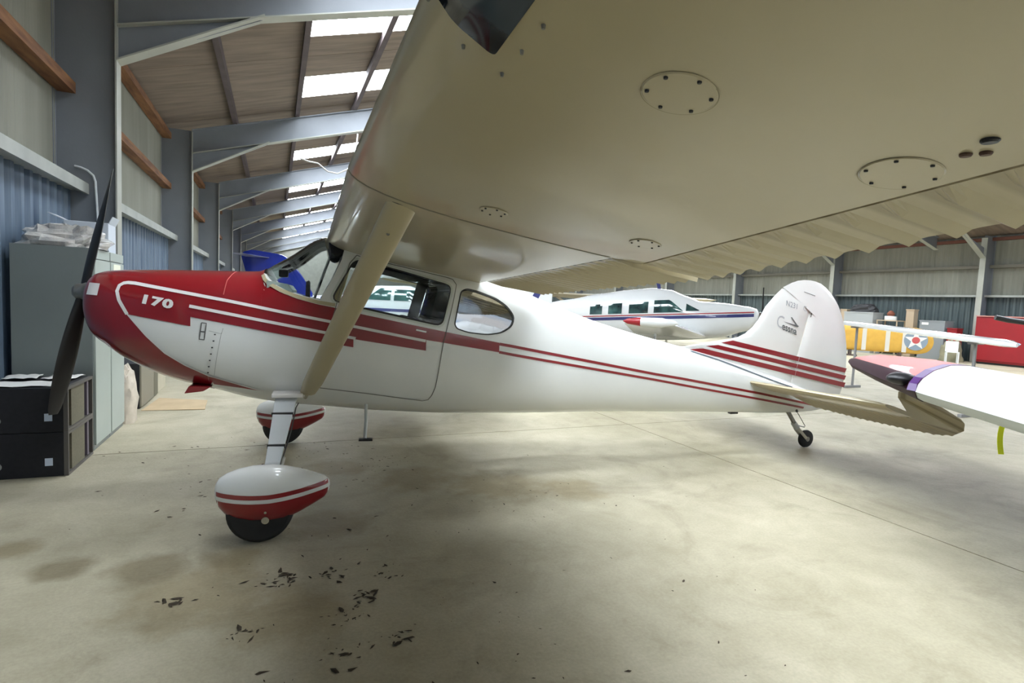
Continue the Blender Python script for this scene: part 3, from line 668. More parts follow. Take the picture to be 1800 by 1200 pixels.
RUD = [(5.225, 1.845), (5.352, 1.904), (5.44, 1.930), (5.528, 1.943), (5.62, 1.944), (5.695, 1.936), (5.78, 1.915), (5.855, 1.876), (5.94, 1.82), (6.005, 1.758), (6.075, 1.68), (6.134, 1.584), (6.19, 1.47), (6.23, 1.348), (6.265, 1.19), (6.283, 1.02), (6.285, .887), (6.262, .75), (6.225, .625), (5.95, .64), (5.47, .72), (5.461, .80), (5.514, 1.068), (5.638, 1.553), (5.680, 1.772), (5.506, 1.803)]
fin = slab(FIN, .07, 'fin', WHITE, plane); rud = slab(RUD, .055, 'rudder', WHITE, plane)
def inpoly(p, poly):
    c = False; n = len(poly)
    for i in range(n):
        (x1, y1), (x2, y2) = poly[i], poly[i-1]
        if (y1 > p[1]) != (y2 > p[1]) and p[0] < (x2-x1)*(p[1]-y1)/(y2-y1)+x1: c = not c
    return c
def fin_side(poly, name, m, parent, th=.039):
    b = MB()
    for s in (1, -1): b.add([(x, s*th, z) for x, z in poly], [tuple(range(len(poly)))])
    return F(b, name, m, parent, recalc=False)
def ln(a, b): return lambda x: a[1]+(b[1]-a[1])*(x-a[0])/(b[0]-a[0])
topz = ln((4.518, 1.245), (6.275, .935)); w1 = ln((4.341, 1.207), (6.283, .863)); w2 = ln((4.287, 1.142), (6.265, .781)); botz = ln((3.888, 1.150), (6.236, .713))
hx = lambda z: 5.455+(z-.80)*(.053/.268) if z < 1.068 else 5.508+(z-1.068)*.2557
def band(f_hi, f_lo, off_hi, off_lo, xl_hi, xl_lo):
    def quad(xa_h, xa_l, xb, par):
        zh, zl = f_hi(xb)+off_hi, f_lo(xb)+off_lo
        return [(xa_h, f_hi(xa_h)+off_hi), (xb+(.012 if xb < 6 else .01), zh), (xb, zl), (xa_l, f_lo(xa_l)+off_lo)]
    zt = f_hi(5.5)+off_hi; x5 = 5.50
    hh, hl = hx(f_hi(5.5)+off_hi), hx(f_lo(5.5)+off_lo)
    fin_side([(xl_hi, f_hi(xl_hi)+off_hi), (hh-.004, f_hi(hh)+off_hi), (hl-.004, f_lo(hl)+off_lo), (xl_lo, f_lo(xl_lo)+off_lo)], 'red_fin_band', RED, fin)
    fin_side([(hh+.006, f_hi(hh)+off_hi), (6.262, f_hi(6.262)+off_hi), (6.240, f_lo(6.24)+off_lo), (hl+.006, f_lo(hl)+off_lo)], 'red_fin_band', RED, rud, th=.0335)
band(topz, w1, 0, .016, 4.55, 4.40); band(w1, w2, -.016, .016, 4.36, 4.20); band(w2, botz, -.016, 0, 4.17, 3.97)
FS = lambda th=.040: (lambda p: p)
def on_fin(x0, z0, sl, th=.040): return lambda u, v: (x0+u-v*.0, th, z0+u*sl+v)
INK = mat('grey_lettering', (.12, .13, .13), .5)
INKF = mat('faded_lettering', (.45, .48, .50), .5)
lettering('essna', .118, on_fin(5.215, 1.378, -.28), 'maker_lettering', INK, fin, bold=.002, sx=.86)
lettering('C', .20, on_fin(5.125, 1.405, -.2), 'maker_lettering', INKF, fin, shear=.1, sx=.8)
fin_side([(5.225, 1.466), (5.44, 1.405), (5.462, 1.420), (5.44, 1.425)], 'maker_emblem', INK, fin, th=.041)
fin_side([(5.33, 1.515), (5.346, 1.517), (5.45, 1.418), (5.425, 1.418)], 'maker_emblem', INK, fin, th=.0415)
lettering('N231', .085, on_fin(5.245, 1.645, -.22), 'registration_lettering', mat('mid_grey_lettering', (.30, .33, .36), .5), fin, sx=.95)
lettering('C', .085, on_fin(5.50, 1.598, -.22), 'registration_lettering', INKF, fin, sx=.95)
fin_side([(5.628, 1.575), (5.640, 1.575), (5.630, 1.525), (5.618, 1.525)], 'rudder_hinge', DARK, fin, th=.041)
fin_side([(5.50, 1.805), (5.672, 1.765), (5.672, 1.772), (5.50, 1.811)], 'rudder_gap', DARK, fin, th=.036)
# --- tailplane
def LEs(y): a = abs(y); return (4.66+.20*a, .805-.003*a)
def HGs(y): a = abs(y); return (5.31, .665+.022*a)
for s in (1, -1):
    R = []
    for i in range(15):
        y = .05+1.42*i/14; (x0, z0), (x1, z1) = LEs(y), HGs(y); k = 1 if i < 14 else .6; ring = []
        for t, h in ((0, 0), (.02, .014), (.08, .024), (.3, .033), (.6, .032), (1, .024)): ring.append((x0+(x1-x0)*t, s*y, z0+(z1-z0)*t+h*k))
        for t, h in ((1, -.024), (.6, -.03), (.3, -.03), (.08, -.022), (.02, -.012)): ring.append((x0+(x1-x0)*t, s*y, z0+(z1-z0)*t+h*k))
        R.append(ring)
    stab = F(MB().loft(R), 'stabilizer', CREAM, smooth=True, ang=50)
    # elevator with chordwise beads, drooping
    TE = [(.16, 5.66, .52), (.30, 5.76, .495), (.6, 5.82, .475), (1.0, 5.90, .462), (1.25, 6.0, .452), (1.38, 6.03, .475), (1.48, 6.0, .54), (1.54, 5.90, .62), (1.57, 5.76, .69)]
    R = []; n = 160
    for i in range(n+1):
        y = .16+(1.56-.16)*i/n; xt, zt_ = interp([(a, b) for a, b, c in TE], y), interp([(a, c) for a, b, c in TE], y); xh, zh = HGs(y); xh += .012
        if y > 1.45: q = (y-1.45)/.11; xh, zh = 5.12+.34*q**3, .89-.09*q**3
        ph = (y/.07) % 1; bd = .010*max(0, 1-abs(ph-.5)/.3) if y < 1.40 else 0
        th = .022 if y < 1.53 else .014; ring = []
        for t in (0, .1, .5, .9, 1): e = th*(1-t)+.004; ring.append((xh+(xt-xh)*t, s*y, zh+(zt_-zh)*t+e+bd*(0 if t == 0 else 1)))
        for t in (1, .9, .5, .1, 0): e = th*(1-t)+.004; ring.append((xh+(xt-xh)*t, s*y, zh+(zt_-zh)*t-e-bd*(0 if t == 0 else 1)))
        R.append(ring)
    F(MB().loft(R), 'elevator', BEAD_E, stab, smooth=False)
ribbon([(3.93, 1.125), (4.3, 1.035), (4.77, .895), (5.1, .80), (5.38, .73)], .012, 'tail_fairing_gap', mat('gap_grey', (.10, .13, .16), .7), off=.006, mirror=True)
# --- cabin
dash = F(MB().prism([(-.02, 1.40), (-.02, 1.62), (.12, 1.60), (.15, 1.56), (.15, 1.30), (.05, 1.25)], -.46, .46), 'instrument_panel', mat('panel_grey_green', (.35, .42, .38), .6))
F(MB().lathe([(-.01, .16), (.01, .17), (.02, .16)], (.25, .20, 1.47), 'x', 20), 'control_yoke', BLACK)
F(MB().tube([(.12, .20, 1.45), (.26, .20, 1.47)], .012, 8), 'yoke_shaft', CHROME)
F(MB().box((.03, -.06, 1.66), (.10, .02, 1.72)), 'compass', BLACK, bevel=.01)
F(MB().prism([(.40, 1.93), (.62, 1.92), (.60, 1.88), (.42, 1.85)], -.38, .38), 'cabin_spar_cover', INT)
for s in (1, -1):
    F(MB().lathe([(-.02, .02), (-.02, .04), (.03, .045), (.05, .03)], (.46, s*.33, 1.86), 'y', 16), 'cabin_air_vent', BLACK)
    for x0, nm in ((.55, 'front_seat'), (1.25, 'rear_seat')):
        F(MB().prism([(x0, 1.00), (x0+.42, .95), (x0+.58, 1.36), (x0+.50, 1.39), (x0+.36, 1.08), (x0, 1.12)], s*.05, s*.42), nm, mat('navy_seat_cloth', (.02, .025, .06), .8), bevel=.03)
F(MB().box((-.2, -.42, .98), (1.9, .42, 1.0)), 'cabin_floor', INT)
F(MB().prism([(2.1, .8), (2.15, .8), (2.15, 1.45), (2.1, 1.45)], -.30, .30), 'cabin_bulkhead', INT)
def cab(x0, x1, z0, z1, name, th=.03):
    F(MB().box((x0, -.49, z0), (x1, -.46, z1)), name, INT)
F(MB().bar((1.17, -.48, 1.30), (1.30, -.46, 1.80), .05, .10), 'door_pillar_trim', INT)
F(MB().prism([(.55, 1.86), (1.35, 1.72), (1.35, 1.66), (.55, 1.80)], -.36, .36), 'headliner', INT)
F(MB().prism([(1.38, 1.71), (1.85, 1.62), (1.85, 1.55), (1.38, 1.62)], -.28, .28), 'headliner', INT)
F(MB().tube([(.30, -.30, 1.50), (.42, -.28, 1.86)], .012, 8), 'cabin_tube', CHROME)
F(MB().bar((1.70, .15, 1.66), (1.66, .15, 1.78), .01, .01), 'antenna', BLACK)
F(MB().bar((2.02, .0, 1.60), (2.14, .0, 1.80), .01, .03), 'antenna', STRW)
# ---------------------------------------------------------------- things along the left wall
GREYM = mat('locker_grey_enamel', (.19, .215, .205), .45, var=.06, vscale=2, bump=.03)
GREYF = mat('locker_pale_front', (.38, .43, .39), .45, var=.05, vscale=2)
def locker(y0, y1, label, grp='steel lockers against the left wall'):
    r = empty('locker', (-1.80, (y0+y1)/2, 0)); tag(r, label, 'locker', grp); h = (y1-y0)/2
    MB().box((-.30, -h, 0), (.285, h, 1.86)).build('body', GREYM, r, bevel=.004)
    d = MB().box((.285, -h+.012, .05), (.302, h-.012, 1.76)).build('door', GREYF, r, bevel=.003)
    MB().box((.302, h-.10, .93), (.318, h-.07, 1.06)).build('handle', CHROME, d)
    for k in range(4): MB().box((.302, -h+.12, 1.52+.03*k), (.306, h-.14, 1.532+.03*k)).build('vent_slot', DARK, d)
    MB().box((.285, -h+.012, 1.77), (.298, h-.012, 1.855)).build('top_rail', GREYF, r)
    return r, d
l1, d1 = locker(6.07, 6.59, 'tall grey steel locker beside the stacked black speakers, plastic sheeting on top')
l2, d2 = locker(6.60, 7.12, 'tall grey steel locker farther from the speakers, white carton on its top')
MB().box((.302, -.16, 1.62), (.305, .10, 1.745)).build('paper_notice', mat('yellowed_paper', (.80, .80, .66), .8), d2, label='cream paper notice')
MB().box((.3035, -.14, 1.65), (.3058, .06, 1.658)).box((.3035, -.14, 1.63), (.3058, .0, 1.637)).build('notice_text', mat('red_print', (.5, .1, .08), .8), d2)
def lump(name, base, size, m, seed, nu=26, nv=10, amp=.25, flat=1.0):
    rn = random.Random(seed); ph = [(rn.uniform(1, 7), rn.uniform(1, 7), rn.uniform(0, 6), rn.uniform(0, 6)) for _ in range(7)]; rings = []
    for j in range(nv+1):
        v = j/nv*math.pi/2; ring = []
        for i in range(nu):
            a = 2*math.pi*i/nu; k = 1+amp*sum(math.sin(p[0]*a+p[2])*math.cos(p[1]*v*2+p[3]) for p in ph)/5+rn.uniform(-amp, amp)*.22
            cx = math.copysign(abs(math.cos(a))**.6, math.cos(a)); cy = math.copysign(abs(math.sin(a))**.6, math.sin(a))
            ring.append((base[0]+size[0]/2*cx*math.cos(v)**.6*k, base[1]+size[1]/2*cy*math.cos(v)**.6*k, base[2]+size[2]*math.sin(v)**flat*(k if j else 0)))
        rings.append(ring)
    b = MB().loft(rings); return b
PLAST = mat('crumpled_clear_plastic', (.62, .60, .56), .25, col2=(.36, .36, .35), vscale=9, bump=.6, bscale=14, coat=.5)
tag(lump('p', (-1.80, 6.40, 1.862), (.58, .62, .20), PLAST, 3, amp=.34).build('plastic_sheeting', PLAST), 'crumpled clear plastic sheeting heaped on the grey locker nearest the speakers', 'sheeting')
c = MB().box((-1.93, 6.80, 1.862), (-1.56, 7.08, 2.16)).build('carton', mat('pale_blue_white_card', (.55, .60, .66), .6), bevel=.006); tag(c, 'pale white carton standing on top of the farther grey locker', 'carton')
MB().prism([(-1.93, 2.16), (-2.06, 2.22), (-2.05, 2.225), (-1.92, 2.165)], 6.81, 7.07).build('carton_flap', mat('pale_blue_white_card', (.5, .5, .5)), c)
MB().prism([(-1.565, 2.155), (-1.53, 2.23), (-1.525, 2.228), (-1.558, 2.15)], 6.81, 7.07).build('carton_flap', mat('pale_blue_white_card', (.5, .5, .5)), c)
p = MB().tube([(-2.12, 7.86, 2.875), (-2.06, 7.86, 2.865), (-2.0, 7.86, 2.84), (-1.945, 7.86, 2.79), (-1.925, 7.86, 2.72), (-1.90, 7.86, 2.17)], .013, 8).build('conduit_pipe', mat('white_plastic_pipe', (.68, .72, .74), .4), wl, smooth=True)
SPK = mat('black_speaker_carpet', (.010, .010, .013), .75, var=.3, vscale=30); GRL = mat('olive_brown_grille', (.17, .155, .10), .7, var=.15, vscale=60)
def speaker(z0, label):
    r = empty('loudspeaker', (-1.78, 5.645, z0)); tag(r, label, 'speaker', 'black loudspeakers stacked by the lockers')
    MB().box((-.30, -.325, 0), (.255, .325, .355)).build('cabinet', SPK, r, bevel=.008)
    fr = MB().box((.255, -.325, 0), (.285, .325, .022)).box((.255, -.325, .333), (.285, .325, .355)).box((.255, -.325, .022), (.285, -.305, .333)).box((.255, .305, .022), (.285, .325, .333)).build('front_frame', mat('speaker_edge', (.10, .09, .08), .5), r)
    MB().box((.255, -.20, .022), (.272, .13, .333)).build('grille', GRL, r)
    MB().box((.255, .18, .03), (.278, .225, .325)).build('grille_bar', mat('mauve_trim', (.12, .10, .13), .5), r)
    MB().lathe([(-.004, .001), (-.004, .028), (.002, .032)], (-.16, -.325, .10), 'y', 18).build('badge', mat('grey_badge', (.22, .23, .22), .5), r)
    MB().box((.135, -.329, .09), (.185, -.324, .15)).build('connector_label', mat('pale_blue_label', (.55, .62, .72), .5), r)
    return r
speaker(0, 'black loudspeaker with olive grille, lower of the two stacked by the lockers')
speaker(.357, 'black loudspeaker with olive grille, upper of the stack, papers on top')
PAP = mat('white_paper', (.66, .65, .62), .8, var=.1, vscale=5)
for i, (x, y, rz, w, l, lab) in enumerate(((-1.80, 5.48, .08, .46, .28, 'white paper sheet on the black speaker, nearest the camera'), (-1.66, 5.81, -.1, .22, .26, 'white paper sheet on the black speaker, beside the locker'), (-1.93, 5.80, .1, .22, .24, 'small white paper sheet at the wall side of the speaker top'))):
    b = MB(); R = []
    for a in range(9): R.append([(-w/2+w*a/8, -l/2+l*q/8, .004+.007*i+.010*abs(math.sin(a*.9+q*.5+i))) for q in range(9)])
    b.loft(R, cap=False, closed=False); o = b.build('paper_sheet', PAP, smooth=True); o.location = (x, y, .713); o.rotation_euler = (0, 0, rz); tag(o, lab, 'paper', 'papers on the speaker')
    md = o.modifiers.new('s', 'SOLIDIFY'); md.thickness = .002
# sack and board past the lockers
tag(lump('s', (-1.60, 7.36, 0), (.34, .36, .62), None, 11, amp=.16, flat=.8).build('dust_sheet', mat('cream_cloth', (.62, .55, .45), .9, var=.25, vscale=6, bump=.5, bscale=9), smooth=True), 'bundled cream cloth slumped on the floor past the grey lockers', 'cloth')
tag(MB().prism([(-1.62, 0), (-1.60, 0), (-1.66, .80), (-1.68, .80)], 7.56, 7.76).build('white_board', mat('white_board', (.65, .72, .70), .6), bevel=.004), 'narrow white board leaning behind the cream cloth', 'board')
r = empty('dark_cabinet', (-1.78, 8.60, 0)); tag(r, 'low dark cabinet with a brown-grey front beside the cardboard on the floor', 'cabinet')
MB().box((-.24, -.54, 0), (.24, .54, .57)).build('body', SPK, r, bevel=.006)
MB().box((.24, -.53, .02), (.258, .25, .55)).build('door', mat('brown_grey_panel', (.22, .20, .15), .6), r); MB().box((.24, .27, .02), (.258, .53, .55)).build('door', mat('dark_olive_panel', (.13, .12, .08), .6), r)
tag(MB().box((-2.0, 9.3, 0), (-1.55, 9.9, .48)).box((-1.98, 9.32, .48), (-1.57, 9.88, .50)).build('storage_box', mat('tan_box', (.48, .44, .33), .8, var=.1), bevel=.005), 'tan storage box on the floor beyond the dark cabinet', 'box')
tag(MB().add([(-1.50, 7.93, .006), (-.80, 7.86, .012), (-.83, 8.45, .02), (-1.45, 8.80, .008), (-1.50, 7.93, .0), (-.80, 7.86, .004), (-.83, 8.45, .012), (-1.45, 8.80, .0)], [(0,1,2,3), (7,6,5,4), (0,4,5,1), (1,5,6,2), (2,6,7,3), (3,7,4,0)]).build('cardboard_sheet', mat('brown_cardboard', (.50, .38, .23), .85, var=.12, vscale=5)), 'flattened brown cardboard sheet lying on the floor by the dark cabinet', 'cardboard')
# ---------------------------------------------------------------- generic parked aeroplanes (local: x forward, y left, z up, origin on the ground)
def lofted_body(st, n=28, ex=2.4):
    R = []
    for x, t, b, w in st:
        m = (t+b)/2; R.append([(x, w*math.copysign(abs(math.sin(2*math.pi*k/n))**(2/ex), math.sin(2*math.pi*k/n)), m+(t-b)/2*math.copysign(abs(math.cos(2*math.pi*k/n))**(2/ex), math.cos(2*math.pi*k/n))) for k in range(n)])
    return R
def dens(st, k=5):
    out = []
    for a, b in zip(st, st[1:]):
        for i in range(k):
            t = i/k; t2 = t*t*(3-2*t); out.append(tuple([a[0]+(b[0]-a[0])*t]+[a[j]+(b[j]-a[j])*(t*.5+t2*.5) for j in (1, 2, 3)]))
    return out+[st[-1]]
def bsec(st, x):
    for a, b in zip(st, st[1:]):
        lo, hi = (a, b) if a[0] < b[0] else (b, a)
        if lo[0] <= x <= hi[0]:
            t = (x-lo[0])/(hi[0]-lo[0]); return [lo[j]+(hi[j]-lo[j])*t for j in (1, 2, 3)]
    return st[0][1:] if abs(x-st[0][0]) < abs(x-st[-1][0]) else st[-1][1:]
def bside(st, x, z, s, off, ex=2.4):
    t, b, w = bsec(st, x); m = (t+b)/2; r = min(.999, abs(z-m)/((t-b)/2)); return (x, s*(w*(1-r**ex)**(1/ex)+off), z)
def decal(st, poly_fn, x0, x1, name, m, par, off=.012, n=24, rows=6):
    for s in (1, -1):
        R = []
        for i in range(n+1):
            x = x0+(x1-x0)*i/n; lo, hi = poly_fn(x); R.append([bside(st, x, lo+(hi-lo)*j/rows, s, off) for j in range(rows+1)])
        MB().loft(R, cap=False, closed=False).build(name, m, par, recalc=False)
def simple_wing(par, name, m, root, tip, croot, ctip, thick=.12, pitch=0, tipcap=True, n=10):
    R = []; root, tip = Vector(root), Vector(tip)
    prof = [(0, 0), (.02, .35), (.08, .62), (.25, 1), (.45, .85), (.75, .4), (1, .04), (1, -.04), (.75, -.2), (.45, -.35), (.2, -.4), (.05, -.3)]
    for i in range(n+1):
        t = i/n; p = root+(tip-root)*t; c = croot+(ctip-croot)*t; k = 1
        if tipcap and t > .9: k = math.sqrt(max(.02, 1-((t-.9)/.1)**2)); c *= .6+.4*k
        R.append([(p.x-c*u*math.cos(pitch)+.25*c, p.y, p.z+thick*c*v*k*.6-c*u*math.sin(pitch)) for u, v in prof])
    return MB().loft(R).build(name, m, par, smooth=True, ang=50)
def wheel(par, x, y, r=.2, w=.12, name='wheel'):
    o = MB().lathe([(-w/2, r*.5), (-w/2, r*.85), (-w/4, r), (w/4, r), (w/2, r*.85), (w/2, r*.5)], (x, y, r), 'y', 24).build(name, RUB, par, smooth=True)
    MB().lathe([(-w/2-.004, .001), (-w/2-.004, r*.5), (w/2+.004, r*.5), (w/2+.004, .001)], (x, y, r), 'y', 14).build('hub', CHROME, o); return o
W2 = mat('gloss_white_paint', (.80, .82, .82), .25, coat=.6); NAVY = mat('navy_paint', (.03, .035, .16), .3, coat=.5); RED2 = mat('bright_red_paint', (.36, .012, .02), .35, coat=.4)
GREEN = mat('green_tinted_window', (.05, .13, .12), .05, coat=1, col2=(.015, .03, .035), vscale=3)
# white low-wing six-seat aeroplane with blue and red stripes
fwd = -.80
bz = empty('airplane', (13.03-2.6*math.cos(fwd), 11.81-2.6*math.sin(fwd), 0), fwd)
tag(bz, 'white low-wing airplane with navy and red side stripes and four green-tinted cabin windows', 'airplane')
K = .055
st = dens([(2.60, 1.56, 1.34, .10), (2.52, 1.68, 1.22, .24), (2.30, 1.74, 1.02, .36), (1.6, 1.82, .78, .52), (.95, 1.84, .68, .58), (.55, 1.98, .64, .60), (.05, 2.16, .60, .60), (-.5, 2.20, .58, .60), (-1.2, 2.12, .58, .60), (-2.2, 1.96, .62, .52), (-3.2, 1.74, .72, .36), (-4.6, 1.46, .86, .18), (-5.6, 1.26, 1.0, .06)])
body = MB().loft(lofted_body(st)).build('fuselage', W2, bz, smooth=True, ang=60)
stz = lambda x: 1.53-.075*(2.6-x)
decal(st, lambda x: (stz(x)-.075, stz(x)+.015), -3.4, 2.45, 'navy_stripe', NAVY, body, n=40, rows=3)
decal(st, lambda x: (stz(x)+.045, stz(x)+.075), -3.4, 2.45, 'red_stripe', RED2, body, n=40, rows=2)
for x0, x1, sl in ((-2.35, -1.95, 0), (-1.75, -1.32, 0), (-1.10, -.52, 0), (-.35, .50, 1)):
    decal(st, (lambda X0, X1, SL: lambda x: (stz(x)+.12, stz(x)+(.43+.02*(x+2.3) if not SL else .50-max(0, x-.1)*.85)))(x0, x1, sl), x0, x1, 'cabin_window', GREEN, body, n=12)
decal(st, lambda x: (stz(x)+.15+(x-.45)*.0, stz(x)+.15+max(.01, (.98-x)*.55)), .58, .95, 'windshield', GREEN, body, n=10)
MB().lathe([(.0, .14), (.08, .13), (.2, .07), (.26, .01)], (2.60, 0, 1.45), 'x', 20).build('spinner', CHROME, bz, smooth=True)
for s in (1, -1): MB().bar((2.68, 0, 1.45), (2.68, s*.55, 1.45+s*.85), .03, .12).build('propeller_blade', BLACK, bz)
for s in (1, -1):
    wgo = simple_wing(bz, 'wing', W2, (.65, s*.50, .80), (.35, s*4.9, 1.22), 2.1, 1.05, .15)
    MB().lathe([(-.5, .01), (-.42, .06), (-.1, .10), (.35, .11), (.62, .05), (.7, .01)], (.10, s*4.95, 1.24), 'x', 16).build('tip_tank', W2, wgo, smooth=True)
    MB().lathe([(-.52, .012), (-.42, .064), (-.12, .104)], (.10, s*4.95, 1.24), 'x', 16).build('tip_tank_red_paint', RED2, wgo, smooth=True)
    MB().tube([(-.15, s*1.4, .86), (-.15, s*1.45, .25)], .04, 10).build('gear_leg', CHROME, bz); wheel(bz, -.15, s*1.5)
    simple_wing(bz, 'stabilizer', W2, (-4.7, s*.10, 1.30), (-4.9, s*1.85, 1.34), .95, .6, .10)
MB().tube([(2.0, 0, .85), (2.05, 0, .25)], .035, 10).build('gear_leg', CHROME, bz); wheel(bz, 2.06, 0, .18, .10)
MB().prism([(-4.4, 1.45), (-5.3, 2.55), (-5.75, 2.55), (-5.7, 1.05)], -.05, .05).build('fin', W2, bz, bevel=.02)
MB().bar((-.3, 0, 2.18), (-.36, 0, 2.42), .015, .10).build('antenna', NAVY, bz)
# cream high-wing aeroplane beyond it
def high_wing(loc, rz, body_m, wing_m, label, span=5.2, zw=2.0):
    r = empty('airplane', loc, rz); tag(r, label, 'airplane')
    s_ = dens([(2.0, 1.42, 1.18, .12), (1.9, 1.52, 1.0, .36), (1.0, 1.60, .80, .48), (.4, 1.66, .72, .52), (.0, zw, .70, .54), (-1.3, zw-.05, .72, .50), (-2.2, 1.50, .74, .38), (-4.8, 1.1, .86, .08)], 4)
    b = MB().loft(lofted_body(s_)).build('fuselage', body_m, r, smooth=True, ang=60)
    decal(s_, lambda x: (1.50, 1.88-.08*max(0, -x-.8)), -1.4, -.1, 'cabin_window', GREEN, b, n=8)
    for s in (1, -1):
        simple_wing(r, 'wing', wing_m, (.15, 0, zw+.02), (.15, s*span, zw+.10), 1.5, 1.25, .13, pitch=.10)
        MB().bar((-.1, s*.5, .9), (-.1, s*2.4, zw), .03, .10).build('wing_strut', wing_m, r)
        MB().bar((-.1, s*.4, .75), (-.1, s*1.1, .25), .03, .10).build('gear_leg', wing_m, r); wheel(r, -.1, s*1.15)
        simple_wing(r, 'stabilizer', wing_m, (-4.0, 0, 1.1), (-4.1, s*1.5, 1.1), .9, .6, .08)
    wheel(r, -4.6, 0, .1, .06); MB().bar((-4.5, 0, .9), (-4.6, 0, .1), .03, .04).build('tailwheel_strut', CHROME, r)
    MB().prism([(-3.8, 1.15), (-4.5, 2.0), (-4.9, 2.0), (-4.95, 1.0)], -.04, .04).build('fin', body_m, r, bevel=.02)
    for s in (1, -1): MB().bar((2.06, 0, 1.3), (2.06, s*.35, 1.3+s*.9), .03, .11).build('propeller_blade', BLACK, r)
    MB().lathe([(-.02, .10), (.05, .09), (.18, .01)], (2.02, 0, 1.3), 'x', 14).build('spinner', CHROME, r, smooth=True)
    return r
TANW = mat('tan_wing_fabric', (.52, .46, .33), .6)
high_wing((14.3, 22.0, 0), math.radians(-112), W2, TANW, 'cream high-wing airplane with a tan wing parked beyond the low-wing airplane')
# white tail with navy band just over the foreground fuselage
def low_wing(loc, rz, body_m, wing_m, label, stripe=None, finz=2.1, finband=None, k=1.0, windows=True):
    r = empty('airplane', loc, rz); r.scale = (k, k, k); tag(r, label, 'airplane')
    s_ = dens([(2.2, 1.28, 1.08, .12), (2.1, 1.42, .90, .36), (1.2, 1.50, .66, .52), (.5, 1.54, .60, .56), (.1, 1.85, .58, .56), (-.8, 1.88, .60, .54), (-1.8, 1.46, .66, .42), (-4.6, 1.12, .84, .10)], 4)
    b = MB().loft(lofted_body(s_)).build('fuselage', body_m, r, smooth=True, ang=60)
    if windows: decal(s_, lambda x: (1.46, 1.76), -1.1, -.45, 'cabin_window', GREEN, b, n=8)
    if windows: decal(s_, lambda x: (1.46, 1.78-max(0, x+.05)*.9), -.36, .25, 'cabin_window', GREEN, b, n=8)
    if stripe: decal(s_, lambda x: (1.16, 1.24), -4.3, 2.0, 'side_stripe', stripe, b, n=30, rows=2)
    for s in (1, -1):
        simple_wing(r, 'wing', wing_m, (.6, s*.4, .80), (.6, s*4.6, 1.10), 1.6, 1.5, .13)
        MB().tube([(-.1, s*1.4, .80), (-.1, s*1.4, .25)], .04, 10).build('gear_leg', CHROME, r); wheel(r, -.1, s*1.5)
        simple_wing(r, 'stabilizer', wing_m, (-3.9, 0, 1.12), (-4.0, s*1.5, 1.12), .8, .7, .08)
    MB().tube([(1.8, 0, .8), (1.85, 0, .25)], .035, 10).build('gear_leg', CHROME, r); wheel(r, 1.86, 0, .18, .10)
    f = MB().prism([(-3.3, 1.2), (-4.25, finz), (-4.75, finz+.02), (-4.72, .95)], -.045, .045).build('fin', body_m, r, bevel=.02)
    if finband:
        for s in (1, -1): MB().add([(-3.95, s*.048, 1.30), (-4.18, s*.048, 1.30), (-4.55, s*.048, finz-.02), (-4.38, s*.048, finz-.02)], [(0, 1, 2, 3)]).build('fin_band', finband, f)
    for s in (1, -1): MB().bar((2.27, 0, 1.18), (2.27, s*.90, 1.18+s*.20), .03, .11).build('propeller_blade', BLACK, r)
    MB().lathe([(-.02, .10), (.05, .09), (.2, .01)], (2.22, 0, 1.18), 'x', 14).build('spinner', CHROME, r, smooth=True)
    return r
low_wing((2.7, 15.35, 0), math.radians(158), W2, W2, 'white low-wing airplane with a navy fin band, seen just above the foreground fuselage', stripe=NAVY, finband=NAVY, finz=2.15)
low_wing((4.6, 9.4, 0), math.radians(40), W2, mat('pearl_white_paint', (.72, .74, .68), .3, coat=.5), 'white low-wing airplane close behind the foreground cabin windows', stripe=NAVY, finz=1.6, k=.8, windows=False)
BLUE = mat('deep_blue_paint', (.012, .03, .30), .25, coat=.8, var=.2, vscale=2)
bl_ = low_wing((6.0, 26.9, 0), math.radians(-12), BLUE, BLUE, 'deep blue airplane farther down the hall, its big tail fin by the left wall', finz=1.7, k=1.5)
bl_.scale = (1.5, 1.5, 1.1)
MB().prism(rnd_poly([(-2.9, 1.3), (-3.3, 2.2), (-3.8, 3.0), (-4.8, 3.16), (-5.1, 3.0), (-4.7, 1.0)], .18), -.05, .05).build('rudder', BLUE, bl_, bevel=.02)
simple_wing(bl_, 'tail_trim_plane', mat('grey_white_tail', (.4, .42, .5), .3), (-4.4, 0, 2.85), (-4.9, -1.0, 2.9), .7, .4, .06)
# ---------------------------------------------------------------- right side
YEL = mat('yellow_wing_fabric', (.66, .38, .06), .55, var=.1, vscale=4)
yw = empty('aircraft_wing', (22.42, 14.44, .24), math.radians(-46)); yw.scale = (.95, .95, .95); tag(yw, 'yellow aircraft wing panel with white star roundel propped on edge by the right wall', 'wing')
outl = [(-3.4, 0), (1.55, -.02), (1.85, .06), (2.02, .25), (2.08, .52), (2.0, .80), (1.8, 1.0), (1.5, 1.07), (-3.4, 1.10)]
outl = rnd_poly(outl, .15, 3)
b = MB(); R = []
cx, cz = -.3, .54
for k_, th in ((0, .10), (.5, .10), (.8, .085), (.95, .05), (1, .005)): R.append([(cx+(x-cx)*k_, -th, cz+(z-cz)*k_) for x, z in outl])
R2 = [[(x, -y, z) for x, y, z in r] for r in R[::-1]]
b.loft(R+R2, cap=False).build('wing_panel', YEL, yw, smooth=True)
for x0 in (-.5, .35, .95): MB().box((x0, -.106, .03), (x0+.16, -.10, 1.05)).build('masking_tape_strip', mat('white_tape', (.62, .60, .54), .7), yw)
